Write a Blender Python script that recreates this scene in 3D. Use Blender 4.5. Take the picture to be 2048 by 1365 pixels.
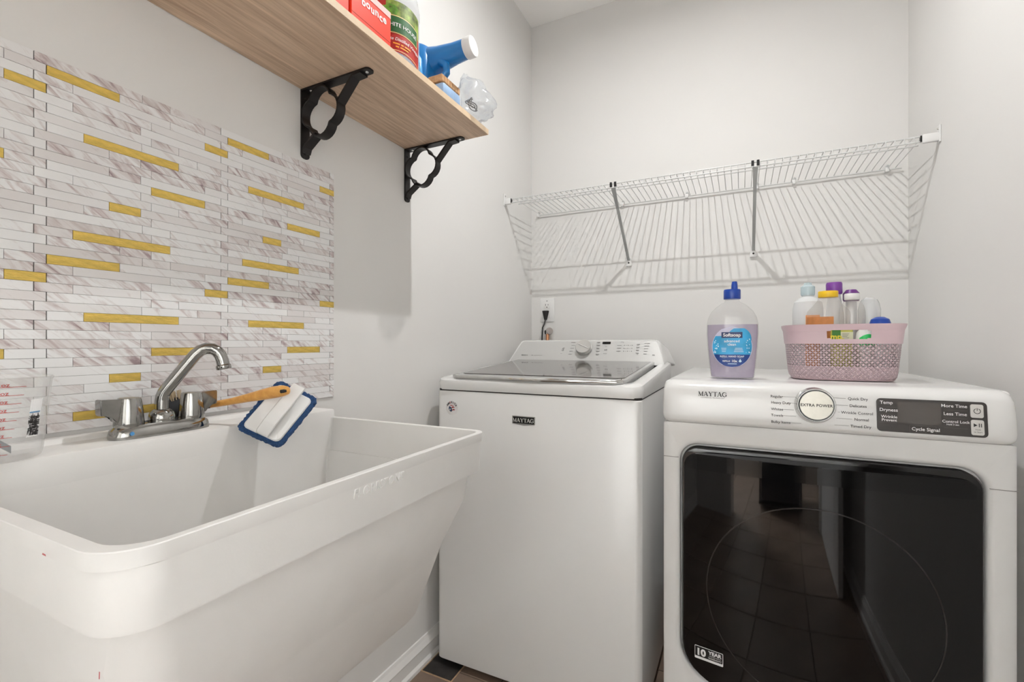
import bpy, bmesh, math, random
from mathutils import Vector, Matrix, noise
random.seed(7)
for o in list(bpy.data.objects): bpy.data.objects.remove(o)
SC = bpy.context.scene; COL = SC.collection
PI = math.pi
# ------------------------------------------------------------------ camera
F, VH = 931.37, 687.0
YAW = math.radians(26.1856); CC, SS = math.cos(YAW), math.sin(YAW)
H = 1.115
cd = bpy.data.cameras.new('camera'); cam = bpy.data.objects.new('camera', cd); COL.objects.link(cam)
cam.location = (0, 0, H); cam.rotation_euler = (PI/2, 0, YAW)
cd.sensor_width = 36; cd.lens = F*36/2048; cd.shift_y = 4.5/2048; cd.clip_start = .01
SC.camera = cam
SC.cycles.max_bounces = 16; SC.cycles.diffuse_bounces = 12; SC.cycles.transparent_max_bounces = 24
# ------------------------------------------------------------------ world, exposure
w = bpy.data.worlds.new('world'); SC.world = w; w.use_nodes = True
w.node_tree.nodes['Background'].inputs[0].default_value = (.9, .95, 1, 1)
w.node_tree.nodes['Background'].inputs[1].default_value = .2
vs = SC.view_settings; vs.view_transform = 'Standard'; vs.look = 'None'; vs.gamma = 1; vs.use_curve_mapping = False
vs.exposure = 0.0
LAMP = (-.19, 1.243, 2.69)      # bulb of the ceiling lamp (its light is in the builder below)
BULB_WATTS = 17.0
HALL_FILL_STRENGTH = 1030.0
# ------------------------------------------------------------------ room measures (metres, camera above the origin)
XL, XR, YB, YF, ZC = -1.0, .575, 2.27, -.70, 2.794
def ray(u, v):
    a = (u-1024)/F; b = (VH-v)/F
    return Vector((a*CC-SS, a*SS+CC, b))
def onX(u, v, X): r = ray(u, v); t = X/r.x; return Vector((X, r.y*t, H+r.z*t))
def onY(u, v, Y): r = ray(u, v); t = Y/r.y; return Vector((r.x*t, Y, H+r.z*t))
def onZ(u, v, Z): r = ray(u, v); t = (Z-H)/r.z; return Vector((r.x*t, r.y*t, Z))
# ------------------------------------------------------------------ materials
def lin(c):
    return tuple((x/255/12.92 if x/255 <= .04045 else ((x/255+.055)/1.055)**2.4) for x in c)
MATS = {}
def mat(name, rgb, rough=.5, metal=0., var=.04, vscale=8., bump=0., bscale=60., coat=0., spec=.5, emit=None, stretch=None, sheen=0.):
    if name in MATS: return MATS[name]
    m = bpy.data.materials.new(name); m.use_nodes = True; nt = m.node_tree
    b = nt.nodes['Principled BSDF']; c = lin(rgb)
    b.inputs['Roughness'].default_value = rough; b.inputs['Metallic'].default_value = metal
    b.inputs['Coat Weight'].default_value = coat; b.inputs['Coat Roughness'].default_value = .08
    b.inputs['Specular IOR Level'].default_value = spec
    tc = nt.nodes.new('ShaderNodeTexCoord'); mp = nt.nodes.new('ShaderNodeMapping')
    nt.links.new(tc.outputs['Object'], mp.inputs['Vector'])
    if stretch: mp.inputs['Scale'].default_value = stretch
    n = nt.nodes.new('ShaderNodeTexNoise'); n.inputs['Scale'].default_value = vscale; n.inputs['Detail'].default_value = 3
    nt.links.new(mp.outputs[0], n.inputs['Vector'])
    r = nt.nodes.new('ShaderNodeValToRGB')
    r.color_ramp.elements[0].color = (*[x*(1-var) for x in c], 1); r.color_ramp.elements[1].color = (*[min(1, x*(1+var)) for x in c], 1)
    r.color_ramp.elements[0].position = .3; r.color_ramp.elements[1].position = .7
    nt.links.new(n.outputs['Fac'], r.inputs[0]); nt.links.new(r.outputs[0], b.inputs['Base Color'])
    if bump:
        n2 = nt.nodes.new('ShaderNodeTexNoise'); n2.inputs['Scale'].default_value = bscale; n2.inputs['Detail'].default_value = 4
        nt.links.new(mp.outputs[0], n2.inputs['Vector'])
        bp = nt.nodes.new('ShaderNodeBump'); bp.inputs['Strength'].default_value = bump; bp.inputs['Distance'].default_value = .002
        nt.links.new(n2.outputs['Fac'], bp.inputs['Height']); nt.links.new(bp.outputs[0], b.inputs['Normal'])
    if emit:
        b.inputs['Emission Color'].default_value = (*emit[0], 1); b.inputs['Emission Strength'].default_value = emit[1]
    MATS[name] = m; return m
def clear_mat(name, tint=(255, 255, 255), body=(235, 235, 235), diff=.06, gloss=.05, rough=.05):
    """thin clear plastic: mostly see-through, a little milky, with a fresnel gloss"""
    if name in MATS: return MATS[name]
    m = bpy.data.materials.new(name); m.use_nodes = True; nt = m.node_tree; nt.nodes.clear()
    out = nt.nodes.new('ShaderNodeOutputMaterial')
    tr = nt.nodes.new('ShaderNodeBsdfTransparent'); tr.inputs[0].default_value = (*lin(tint), 1)
    df = nt.nodes.new('ShaderNodeBsdfDiffuse'); df.inputs[0].default_value = (*lin(body), 1)
    gl = nt.nodes.new('ShaderNodeBsdfGlossy'); gl.inputs['Roughness'].default_value = rough
    a = nt.nodes.new('ShaderNodeMixShader'); a.inputs[0].default_value = diff
    nt.links.new(tr.outputs[0], a.inputs[1]); nt.links.new(df.outputs[0], a.inputs[2])
    lw = nt.nodes.new('ShaderNodeLayerWeight'); lw.inputs[0].default_value = .5
    pw = nt.nodes.new('ShaderNodeMath'); pw.operation = 'POWER'; pw.inputs[1].default_value = 4.; nt.links.new(lw.outputs['Facing'], pw.inputs[0])
    mx = nt.nodes.new('ShaderNodeMath'); mx.operation = 'MULTIPLY_ADD'; mx.inputs[1].default_value = .35; mx.inputs[2].default_value = gloss*.5
    nt.links.new(pw.outputs[0], mx.inputs[0])
    b = nt.nodes.new('ShaderNodeMixShader'); nt.links.new(mx.outputs[0], b.inputs[0])
    nt.links.new(a.outputs[0], b.inputs[1]); nt.links.new(gl.outputs[0], b.inputs[2])
    nt.links.new(b.outputs[0], out.inputs[0]); MATS[name] = m; return m
wall_m = mat('painted_wall', (216, 215, 213), .75, var=.008, vscale=3, bump=.05, bscale=250)
ceil_m = mat('painted_ceiling', (238, 237, 235), .85, var=.01)
trim_m = mat('white_trim', (224, 223, 221), .35, var=.01)
enamel = mat('white_enamel', (216, 216, 215), .22, var=.006, vscale=2, coat=.3)
enamel_g = mat('white_enamel_side', (214, 214, 213), .2, var=.01, coat=.3)
tubm = mat('white_tub_plastic', (220, 219, 217), .42, var=.02, vscale=14, bump=.04, bscale=300)
chrome = mat('chrome', (206, 206, 204), .09, 1., var=.06, vscale=30)
steel = mat('brushed_steel', (196, 195, 192), .28, 1., var=.05, vscale=40, stretch=(1, 30, 30))
silverp = mat('silver_plastic', (196, 196, 195), .33, .55, var=.02, vscale=60)
blackm = mat('black_metal', (30, 26, 25), .42, .3, var=.15, vscale=40)
blackp = mat('black_plastic', (22, 21, 21), .4, var=.1)
blackg = mat('black_gloss', (12, 11, 11), .06, var=.1)
darkgap = mat('dark_gap', (45, 42, 40), .8)
print_k = mat('black_print', (40, 39, 39), .6)
print_g = mat('grey_print', (120, 119, 118), .6)
print_w = mat('white_print', (232, 232, 232), .6)
print_r = mat('red_print', (160, 52, 44), .6)
white_p = mat('white_plastic', (222, 222, 221), .35, var=.01)
wire_m = mat('white_vinyl_wire', (206, 207, 206), .35, var=.02)
brace_m = mat('grey_vinyl_steel', (176, 178, 177), .4, .2, var=.03)
# ------------------------------------------------------------------ mesh helpers (all in world coordinates)
def box(bm, x0, x1, y0, y1, z0, z1, r=0, seg=2):
    vs_ = [bm.verts.new((x, y, z)) for z in (z0, z1) for y in (y0, y1) for x in (x0, x1)]
    fs = [bm.faces.new([vs_[i] for i in q]) for q in ((0, 2, 3, 1), (4, 5, 7, 6), (0, 1, 5, 4), (2, 6, 7, 3), (0, 4, 6, 2), (1, 3, 7, 5))]
    if r:
        es = list({e for f in fs for e in f.edges})
        bmesh.ops.bevel(bm, geom=es, offset=r, segments=seg, profile=.5, affect='EDGES')
    return bm
def B(*a, **k): return box(bmesh.new(), *a, **k)
def loft(bm, loops, cap0=True, cap1=True, closed=True):
    rings = [[bm.verts.new(p) for p in lp] for lp in loops]
    n = len(rings[0])
    for a, b in zip(rings, rings[1:]):
        for i in range(n if closed else n-1):
            j = (i+1) % n
            bm.faces.new((a[i], a[j], b[j], b[i]))
    if cap0: bm.faces.new(rings[0][::-1])
    if cap1: bm.faces.new(rings[-1])
    return bm
def rrect(a0, a1, b0, b1, r, n=6):
    """rounded rectangle outline as (a, b) pairs; r a number or four (a0b0, a1b0, a1b1, a0b1)"""
    rs = r if isinstance(r, (tuple, list)) else (r,)*4
    pts = []
    for (cx, cy, s, q) in ((a0, b0, PI, rs[0]), (a1, b0, 1.5*PI, rs[1]), (a1, b1, 0, rs[2]), (a0, b1, .5*PI, rs[3])):
        sx = 1 if cx == a0 else -1; sy = 1 if cy == b0 else -1
        for k in range(n+1):
            t = s+k/n*PI/2
            pts.append((cx+sx*q+q*math.cos(t), cy+sy*q+q*math.sin(t)))
    return pts
def lathe(bm, prof, c, seg=32, sx=1., sy=1., axis=None, cap=True):
    """prof: (radius, height) pairs; axis None = z up from c"""
    if axis is None: ex, ey, ez = Vector((1, 0, 0)), Vector((0, 1, 0)), Vector((0, 0, 1))
    else:
        ez = Vector(axis).normalized(); ex = ez.orthogonal().normalized(); ey = ez.cross(ex)
    c = Vector(c)
    loops = [[c+ex*(r*sx*math.cos(2*PI*i/seg))+ey*(r*sy*math.sin(2*PI*i/seg))+ez*h for i in range(seg)] for r, h in prof]
    return loft(bm, loops, cap, cap)
def tube(bm, pts, r, seg=10, cap=True):
    pts = [Vector(p) for p in pts]; n = len(pts)
    rs = r if isinstance(r, (list, tuple)) else [r]*n
    loops = []; up = None
    for i, p in enumerate(pts):
        t = (pts[min(i+1, n-1)]-pts[max(i-1, 0)]).normalized()
        if up is None: up = t.orthogonal().normalized()
        else: up = (up-t*up.dot(t)).normalized()
        sd = t.cross(up)
        loops.append([p+up*(rs[i]*math.cos(2*PI*k/seg))+sd*(rs[i]*math.sin(2*PI*k/seg)) for k in range(seg)])
    return loft(bm, loops, cap, cap)
def prism(bm, outline, f0, f1):
    """outline: 2-D pairs; f0/f1 map a pair to the two end faces"""
    return loft(bm, [[f0(*p) for p in outline], [f1(*p) for p in outline]])
def arc(c, r, t0, t1, n):
    return [(c[0]+r*math.cos(t0+(t1-t0)*i/n), c[1]+r*math.sin(t0+(t1-t0)*i/n)) for i in range(n+1)]
ROOT = {}
def link(o): COL.objects.link(o); return o
def thing(name, label, cat, loc, group=None):
    o = link(bpy.data.objects.new(name, None)); o.location = loc; o.empty_display_size = .05
    o['label'] = label; o['category'] = cat
    if group: o['group'] = group
    ROOT[o.name] = Vector(loc); return o
def obj(name, bm, m, parent=None, smooth=True, base=None, angle=35):
    """parent None -> top-level with its origin at base (or the box centre of the floor)"""
    me = bpy.data.meshes.new(name)
    bmesh.ops.recalc_face_normals(bm, faces=bm.faces)
    off = ROOT[parent.name] if parent else Vector(base or (0, 0, 0))
    bmesh.ops.translate(bm, verts=bm.verts, vec=-off)
    bm.to_mesh(me); bm.free()
    if smooth:
        me.polygons.foreach_set('use_smooth', [True]*len(me.polygons))
        me.set_sharp_from_angle(angle=math.radians(angle))
    for x in (m if isinstance(m, (list, tuple)) else [m]): me.materials.append(x)
    o = link(bpy.data.objects.new(name, me))
    if parent: o.parent = parent
    else: o.location = off
    ROOT[o.name] = off
    return o
def tag(o, label, cat, group=None):
    o['label'] = label; o['category'] = cat
    if group: o['group'] = group
    return o
def struct(name, bm, m, parent=None, smooth=False):
    o = obj(name, bm, m, parent, smooth)
    if not parent: o['kind'] = 'structure'
    return o
def text_bm(s, size, align='CENTER', bold=0., shear=0., spacing=1., ext=0.):
    cu = bpy.data.curves.new('t', 'FONT'); cu.body = s; cu.size = size; cu.align_x = align; cu.offset = bold*size
    cu.shear = shear; cu.space_character = spacing; cu.extrude = ext; cu.resolution_u = 3
    o = bpy.data.objects.new('t', cu); COL.objects.link(o)
    me = bpy.data.meshes.new_from_object(o.evaluated_get(bpy.context.evaluated_depsgraph_get()))
    bm = bmesh.new(); bm.from_mesh(me)
    bpy.data.objects.remove(o); bpy.data.curves.remove(cu); bpy.data.meshes.remove(me)
    return bm
def mapped(bm, f):
    for v in bm.verts: v.co = f(v.co.x, v.co.y, v.co.z)
    return bm
def letters(s, size, parent, m, f, name='lettering', **k):
    """f(x, y, z): text plane -> world"""
    return obj(name, mapped(text_bm(s, size, **k), f), m, parent, smooth=False)
def plane(o, ex, ey, eps=.0006):
    o, ex, ey = Vector(o), Vector(ex).normalized(), Vector(ey).normalized(); n = ex.cross(ey)
    return lambda x, y, z=0: o+ex*x+ey*y+n*(eps+z)
def poly(pts, f): 
    bm = bmesh.new(); bm.faces.new([bm.verts.new(f(*p)) for p in pts]); return bm
def add_poly(bm, pts, f): bm.faces.new([bm.verts.new(f(*p)) for p in pts])
def stroke(bm, f, p, q, wd):
    p, q = Vector(p), Vector(q); d = (q-p).normalized(); n = Vector((-d.y, d.x))*wd/2
    add_poly(bm, [tuple(p-n), tuple(q-n), tuple(q+n), tuple(p+n)], f)
def slab_maytag(size, f):
    """MAYTAG in heavy slab-serif capitals, drawn stroke by stroke, centred"""
    bm = bmesh.new(); S = size; x = 0
    wid = dict(M=1.06, A=.98, Y=.95, T=.86, G=.95); word = 'MAYTAG'; tot = sum(wid[c] for c in word)
    def g(px, py): return f((x+px-tot/2)*S, py*S)
    def st(p, q, wd): stroke(bm, g, p, q, wd)
    def sf(a, b, y): st((a, y), (b, y), .08)
    for ch in word:
        if ch == 'M':
            st((.1, 0), (.1, 1), .08); st((.1, .98), (.47, .05), .17); st((.47, .05), (.82, .98), .08); st((.84, 0), (.84, 1), .18)
            sf(-.02, .24, .04); sf(-.02, .2, .96); sf(.68, 1., .04); sf(.8, 1., .96)
        elif ch == 'A':
            st((.08, .02), (.42, 1), .08); st((.42, 1), (.8, .02), .2); st((.2, .34), (.64, .34), .08); sf(-.04, .24, .04); sf(.6, .96, .04)
        elif ch == 'Y':
            st((.12, 1), (.44, .46), .19); st((.8, 1), (.46, .46), .08); st((.45, 0), (.45, .5), .19); sf(.26, .64, .04); sf(-.02, .3, .96); sf(.64, .94, .96)
        elif ch == 'T':
            st((.42, 0), (.42, 1), .19); sf(.02, .82, .96); st((.05, .74), (.05, .98), .06); st((.79, .74), (.79, .98), .06); sf(.24, .6, .04)
        elif ch == 'G':
            pts = [(.45+.4*math.cos(t), .5+.47*math.sin(t)) for t in [PI*.22+i*(PI*1.5)/14 for i in range(15)]]
            for i in range(14): st(pts[i], pts[i+1], .1+.09*max(0, math.sin((i-1)/12*PI)))
            st((.78, .08), (.78, .44), .17); sf(.56, .92, .44); st((.8, .66), (.8, .96), .06)
        x += wid[ch]
    return bm
# ================================================================== THE ROOM
def floor_material():
    m = mat('floor_tile', (124, 106, 92), .45, var=.28, vscale=7, bump=.1, bscale=40); return m
fl = struct('floor', B(-2.4, 2.0, -2.7, YB+.1, -.06, -.004), mat('grout', (92, 80, 70), .85))
tile_me = None; TS = .31
fm = floor_material()
for i in range(6):
    for j in range(13):
        x0 = XL+.004+i*TS-.02; y0 = YB-(j+1)*TS
        if x0 > XR: continue
        bm = B(0, TS-.005, 0, TS-.005, -.006, 0, r=.0015, seg=1)
        if tile_me is None:
            t = obj('floor_tile', bm, fm, fl, smooth=False); tile_me = t.data
        else:
            bm.free(); t = link(bpy.data.objects.new('floor_tile', tile_me)); t.parent = fl
        t.location = (x0, y0, 0)
struct('ceiling', B(-2.4, 2.0, -2.7, YB+.1, ZC, ZC+.1), ceil_m)
struct('wall_left', B(XL-.1, XL, YF, YB+.1, 0, ZC), wall_m)
struct('wall_back', B(XL-.1, XR+.1, YB, YB+.1, 0, ZC), wall_m)
struct('wall_right', B(XR, XR+.1, YF, YB, 0, ZC), wall_m)
bm = B(XL-.1, -.55, YF-.11, YF, 0, ZC); box(bm, .45, XR+.1, YF-.11, YF, 0, ZC); box(bm, -.55, .45, YF-.11, YF, 2.06, ZC)
struct('wall_front', bm, wall_m)
# hall beyond the doorway
struct('wall_hall_far', B(-2.4, 2.0, -2.7, -2.6, 0, ZC), wall_m)
struct('wall_hall_left', B(-2.4, -2.3, -2.6, YF-.11, 0, ZC), wall_m)
struct('wall_hall_right', B(1.9, 2.0, -2.6, YF-.11, 0, ZC), wall_m)
bm = B(-2.4, XL-.1, YF-.11, YF, 0, ZC); box(bm, XR+.1, 2.0, YF-.11, YF, 0, ZC); struct('wall_hall_near', bm, wall_m)
def baseboard(name, f, length):
    prof = [(0, 0), (.022, 0), (.022, .012), (.014, .02), (.014, .055), (.016, .06), (.012, .068), (.007, .078), (.004, .088), (0, .09)]
    struct(name, prism(bmesh.new(), prof, lambda a, b: f(a, b, 0), lambda a, b: f(a, b, length)), trim_m)
baseboard('baseboard_left', lambda a, b, t: (XL+a, YF+t, b), YB-YF)
baseboard('baseboard_back', lambda a, b, t: (XL+.022+t, YB-a, b), XR-XL-.044)
baseboard('baseboard_right', lambda a, b, t: (XR-a, YF+t, b), YB-YF)
# door frame and open door against the right wall
bm = B(-.55, -.53, YF-.12, YF+.01, 0, 2.06); box(bm, .43, .45, YF-.12, YF+.01, 0, 2.06); box(bm, -.55, .45, YF-.12, YF+.01, 2.04, 2.06)
struct('trim_1', bm, trim_m)
bm = B(-.615, -.545, YF, YF+.015, 0, 2.12); box(bm, .445, .51, YF, YF+.015, 0, 2.12); box(bm, -.615, .51, YF, YF+.015, 2.055, 2.12)
struct('trim_2', bm, trim_m)
dr = struct('door_1', B(.44, .472, YF+.03, YF+.81, .01, 2.03, r=.002, seg=1), trim_m)
for z0, z1 in ((.16, .9), (1.0, 1.9)):
    bm = bmesh.new()
    o0 = rrect(YF+.14, YF+.70, z0, z1, .004, 1); o1 = rrect(YF+.16, YF+.68, z0+.02, z1-.02, .004, 1); o2 = rrect(YF+.19, YF+.65, z0+.05, z1-.05, .004, 1)
    loft(bm, [[(.4405, a, b) for a, b in o0], [(.434, a, b) for a, b in o1], [(.4385, a, b) for a, b in o2]], False, True)
    obj('door_panel', bm, trim_m, dr)
bm = bmesh.new(); lathe(bm, [(.026, 0), (.026, .006), (.012, .01), (.012, .03), (.024, .036), (.028, .05), (.022, .062), (.004, .066)], (.44, YF+.75, .95), 20, axis=(-1, 0, 0))
obj('door_knob', bm, steel, dr)
# ------------------------------------------------------------------ lamps
lamp = thing('ceiling_lamp', 'small white ceiling downlight in the middle of the laundry ceiling', 'lamp', (LAMP[0], LAMP[1], ZC))
obj('canopy', lathe(bmesh.new(), [(.075, 0), (.075, -.010), (.06, -.020), (.034, -.024), (.030, -.030), (.030, -.098), (.026, -.098), (.026, -.090)], (LAMP[0], LAMP[1], ZC), 32, cap=False), white_p, lamp)
obj('lens', lathe(bmesh.new(), [(.0258, -.094), (.020, -.0955), (.001, -.096)], (LAMP[0], LAMP[1], ZC), 24), mat('lens_glow', (255, 252, 246), .5, emit=((1, .99, .97), 40.)), lamp)
ld = bpy.data.lights.new('downlight', 'AREA'); ld.shape = 'DISK'; ld.size = .024; ld.energy = BULB_WATTS; ld.color = (1, .995, .985)
lo = link(bpy.data.objects.new('downlight', ld)); lo.location = (LAMP[0], LAMP[1], ZC-.1005)
lamp2 = thing('hall_fill_lamp', 'added round fill lamp on the hall ceiling behind the camera, left of the opening', 'lamp', (-1.5, -1.75, ZC))  # unseen lamp, added to send soft fill light through the doorway
obj('rim', lathe(bmesh.new(), [(.23, 0), (.23, -.03), (.215, -.035), (.21, -.03), (.21, 0)], (-1.5, -1.75, ZC), 32, cap=False), steel, lamp2)
obj('diffuser', lathe(bmesh.new(), [(.209, -.02), (.2, -.05), (.15, -.075), (.06, -.088), (.005, -.09)], (-1.5, -1.75, ZC), 32), mat('diffuser_glow', (255, 250, 242), .5, emit=((.95, .98, 1), HALL_FILL_STRENGTH)), lamp2)
# drawer cart in the hall, mirrored in the dryer door
ct = thing('drawer_cart', 'dark plastic drawer cart standing in the hall behind the camera', 'drawer cart', (.02, -1.2, 0))
dk = mat('dark_grey_plastic', (38, 40, 46), .3, var=.08)
bm = B(-.25, .27, -1.38, -1.00, .03, .05, r=.004); box(bm, -.25, .27, -1.38, -1.00, .86, .885, r=.006)
for x in (-.245, .245): 
    for y in (-1.37, -1.03): box(bm, x, x+.02, y, y+.02, .04, .87)
obj('frame', bm, dk, ct)
for k in range(3):
    z = .065+k*.265
    d = obj('drawer', B(-.22, .24, -1.37, -.995, z, z+.235, r=.008), mat('smoke_plastic', (52, 54, 62), .25), ct)
    obj('handle', B(-.09, .11, -.997, -.978, z+.185, z+.205, r=.006), mat('light_grey_handle', (150, 150, 152), .3), d)
# ================================================================== MOSAIC BACKSPLASH
def marble_mat():
    m = bpy.data.materials.new('veined_marble'); m.use_nodes = True; nt = m.node_tree; L = nt.links.new
    b = nt.nodes['Principled BSDF']; b.inputs['Roughness'].default_value = .4
    tc = nt.nodes.new('ShaderNodeTexCoord'); oi = nt.nodes.new('ShaderNodeObjectInfo')
    rot = nt.nodes.new('ShaderNodeMapping'); rot.inputs['Rotation'].default_value = (math.radians(38), 0, 0)
    sc = nt.nodes.new('ShaderNodeMapping'); sc.inputs['Scale'].default_value = (1, 13, 75)
    rv = nt.nodes.new('ShaderNodeMath'); rv.operation = 'MULTIPLY'; rv.inputs[1].default_value = 37.
    L(oi.outputs['Random'], rv.inputs[0])
    cx = nt.nodes.new('ShaderNodeCombineXYZ'); L(rv.outputs[0], cx.inputs[0])
    L(tc.outputs['Object'], rot.inputs['Vector']); L(rot.outputs[0], sc.inputs['Vector'])
    ad = nt.nodes.new('ShaderNodeVectorMath'); ad.operation = 'ADD'; L(sc.outputs[0], ad.inputs[0]); L(cx.outputs[0], ad.inputs[1])
    n = nt.nodes.new('ShaderNodeTexNoise'); n.inputs['Scale'].default_value = 1.; n.inputs['Detail'].default_value = 5; n.inputs['Roughness'].default_value = .6; n.inputs['Distortion'].default_value = 1.1
    L(ad.outputs[0], n.inputs['Vector'])
    r = nt.nodes.new('ShaderNodeValToRGB'); e = r.color_ramp.elements
    e[0].position = .27; e[0].color = (*lin((150, 132, 134)), 1); e[1].position = .53; e[1].color = (*lin((222, 222, 222)), 1)
    q = e.new(.36); q.color = (*lin((190, 178, 178)), 1); q = e.new(.43); q.color = (*lin((206, 201, 200)), 1)
    # how strongly a piece is veined
    sh = nt.nodes.new('ShaderNodeMath'); sh.operation = 'MULTIPLY_ADD'; sh.inputs[1].default_value = -.25; sh.inputs[2].default_value = .165
    r2 = nt.nodes.new('ShaderNodeMath'); r2.operation = 'FRACT'; r3 = nt.nodes.new('ShaderNodeMath'); r3.operation = 'MULTIPLY'; r3.inputs[1].default_value = 91.7
    L(oi.outputs['Random'], r3.inputs[0]); L(r3.outputs[0], r2.inputs[0]); L(r2.outputs[0], sh.inputs[0])
    sm = nt.nodes.new('ShaderNodeMath'); L(n.outputs['Fac'], sm.inputs[0]); L(sh.outputs[0], sm.inputs[1]); L(sm.outputs[0], r.inputs[0])
    r4 = nt.nodes.new('ShaderNodeMath'); r4.operation = 'MULTIPLY'; r4.inputs[1].default_value = 53.3; r5 = nt.nodes.new('ShaderNodeMath'); r5.operation = 'FRACT'; L(oi.outputs['Random'], r4.inputs[0]); L(r4.outputs[0], r5.inputs[0])
    tn = nt.nodes.new('ShaderNodeValToRGB'); tn.color_ramp.elements[0].color = (.86, .82, .81, 1); tn.color_ramp.elements[1].color = (1, 1, 1, 1); tn.color_ramp.elements[1].position = .55; L(r5.outputs[0], tn.inputs[0])
    mm = nt.nodes.new('ShaderNodeMixRGB'); mm.blend_type = 'MULTIPLY'; mm.inputs[0].default_value = 1; L(r.outputs[0], mm.inputs[1]); L(tn.outputs[0], mm.inputs[2])
    L(mm.outputs[0], b.inputs['Base Color']); MATS['marble'] = m; return m
marble = marble_mat()
gold = mat('brushed_gold', (216, 186, 98), .4, .6, var=.14, vscale=50, bump=.5, bscale=160, stretch=(1, 1, 3))
ZT, RH, E0, PER = 1.5753, .6053/40, .3242, .2930
rows = {0: [0, .148, .195], 1: [.0149, .113, .2603], 2: [0, .048, .195], 3: [.0149, .1627, .2603], 4: [0, .048, .1455], 5: [.0149, .1627, .2103],
        6: [0, .147, .245], 7: [.0149, .0622, .2103], 8: [0, .0975, .1455], 9: [.0149, .1627, .2603], 10: [0, .0975, .1455], 11: [.0149, .1627, .2603],
        12: [0, .048, .1455], 13: [.0149, .1627, .2103], 14: [0, .0975, .1455], 15: [.0149, .0622, .1627], 16: [0, .148, .195], 17: [.0149, .113, .1627],
        18: [0, .048, .195], 19: [.0149, .113, .1627]}
goldat = {1: .0149, 3: .2603, 7: .0622, 11: .1627, 14: .0975, 18: .048}
YL0, YR0 = .185, .925
ms = thing('mosaic_backsplash', 'peel and stick mosaic backsplash of marble strips and gold bars above the sink', 'backsplash', (XL, .55, .97))
obj('backing', B(XL+.0003, XL+.0022, YL0, YR0, ZT-.6053, ZT), mat('mosaic_backing', (70, 66, 66), .8), ms, smooth=False)
lib = {}; sliver = bmesh.new(); pieces = []
for k in range(40):
    rk = k % 20; js = rows[rk]; end = PER if rk % 2 == 0 else PER+.0149
    for c in (-1, 0, 1, 2):
        st = js+[end]
        for a, b_ in zip(st, st[1:]):
            g = rk in goldat and abs(a-goldat[rk]) < 1e-4
            a1 = max(YL0, E0+c*PER+a); b1 = min(YR0, E0+c*PER+b_)
            if b1-a1 < .003: continue
            pieces.append((k, a1+(.0007 if a in (0, .0149) and a1 > YL0 else 0), b1, g))
random.shuffle(pieces)
for k, a1, b1, g in pieces:
    zt = ZT-k*RH; proud = .0042+random.choice((0, .0002, .0004))
    if b1-a1 < .018 and b1 > .92:
        box(sliver, XL+.002, XL+proud, a1+.0005, b1-.0005, zt-RH+.0005, zt-.0005); continue
    key = (round(b1-a1, 4), g, round(proud, 4))
    if key not in lib:
        Lh = (b1-a1)/2-.0003
        bm = B(.002, proud, -Lh, Lh, -RH/2+.0002, RH/2-.0002)
        es = [e for e in bm.edges if all(v.co.x > .003 for v in e.verts)]
        bmesh.ops.bevel(bm, geom=es, offset=.00025, segments=1, affect='EDGES')
        me = bpy.data.meshes.new('strip'); bmesh.ops.recalc_face_normals(bm, faces=bm.faces); bm.to_mesh(me); bm.free()
        me.materials.append(gold if g else marble); lib[key] = me
    o = link(bpy.data.objects.new('gold_strip' if g else 'marble_strip', lib[key])); o.parent = ms
    o.location = Vector((XL, (a1+b1)/2, zt-RH/2))-ROOT[ms.name]
s = obj('marble_sliver', sliver, marble, ms, smooth=False); s['kind'] = 'stuff'
# ================================================================== WOODEN SHELF AND BRACKETS
def wood_mat(name, c0, c1, axis_scale, rough=.5):
    m = bpy.data.materials.new(name); m.use_nodes = True; nt = m.node_tree; L = nt.links.new; b = nt.nodes['Principled BSDF']
    b.inputs['Roughness'].default_value = rough
    tc = nt.nodes.new('ShaderNodeTexCoord'); mp = nt.nodes.new('ShaderNodeMapping'); mp.inputs['Scale'].default_value = axis_scale
    L(tc.outputs['Object'], mp.inputs['Vector'])
    n = nt.nodes.new('ShaderNodeTexNoise'); n.inputs['Scale'].default_value = 1; n.inputs['Detail'].default_value = 8; n.inputs['Roughness'].default_value = .65; n.inputs['Distortion'].default_value = .6
    L(mp.outputs[0], n.inputs['Vector'])
    r = nt.nodes.new('ShaderNodeValToRGB'); r.color_ramp.elements[0].position = .32; r.color_ramp.elements[1].position = .68
    r.color_ramp.elements[0].color = (*lin(c0), 1); r.color_ramp.elements[1].color = (*lin(c1), 1)
    L(n.outputs['Fac'], r.inputs[0]); L(r.outputs[0], b.inputs['Base Color']); return m
ZS = 1.758; ZST = ZS+.0165; SY1 = 1.257; SX1 = -.700
shelf = obj('wooden_shelf', B(XL+.001, SX1, -.25, SY1, ZS, ZST, r=.0008, seg=1), wood_mat('walnut_laminate', (172, 144, 120), (220, 194, 168), (70, 4, 70)), smooth=False, base=(-.85, .6, ZS))
tag(shelf, 'long brown wood grain shelf board on black brackets high on the left wall', 'shelf')
obj('edge_band', B(SX1-.0002, SX1+.0012, -.25, SY1, ZS+.0005, ZST-.0003), mat('oak_edge_band', (214, 190, 160), .5, var=.08, vscale=30), shelf, smooth=False)
def quatrefoil(R, cr, n=10):
    """centre line of a four-lobed ring"""
    pts = []
    for q in range(4):
        a = q*PI/2
        c = (R*math.cos(a), R*math.sin(a)); half = math.radians(76.5)
        for i in range(n+1):
            t = a-half+2*half*i/n
            pts.append((c[0]+cr*math.cos(t), c[1]+cr*math.sin(t)))
    return pts
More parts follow.
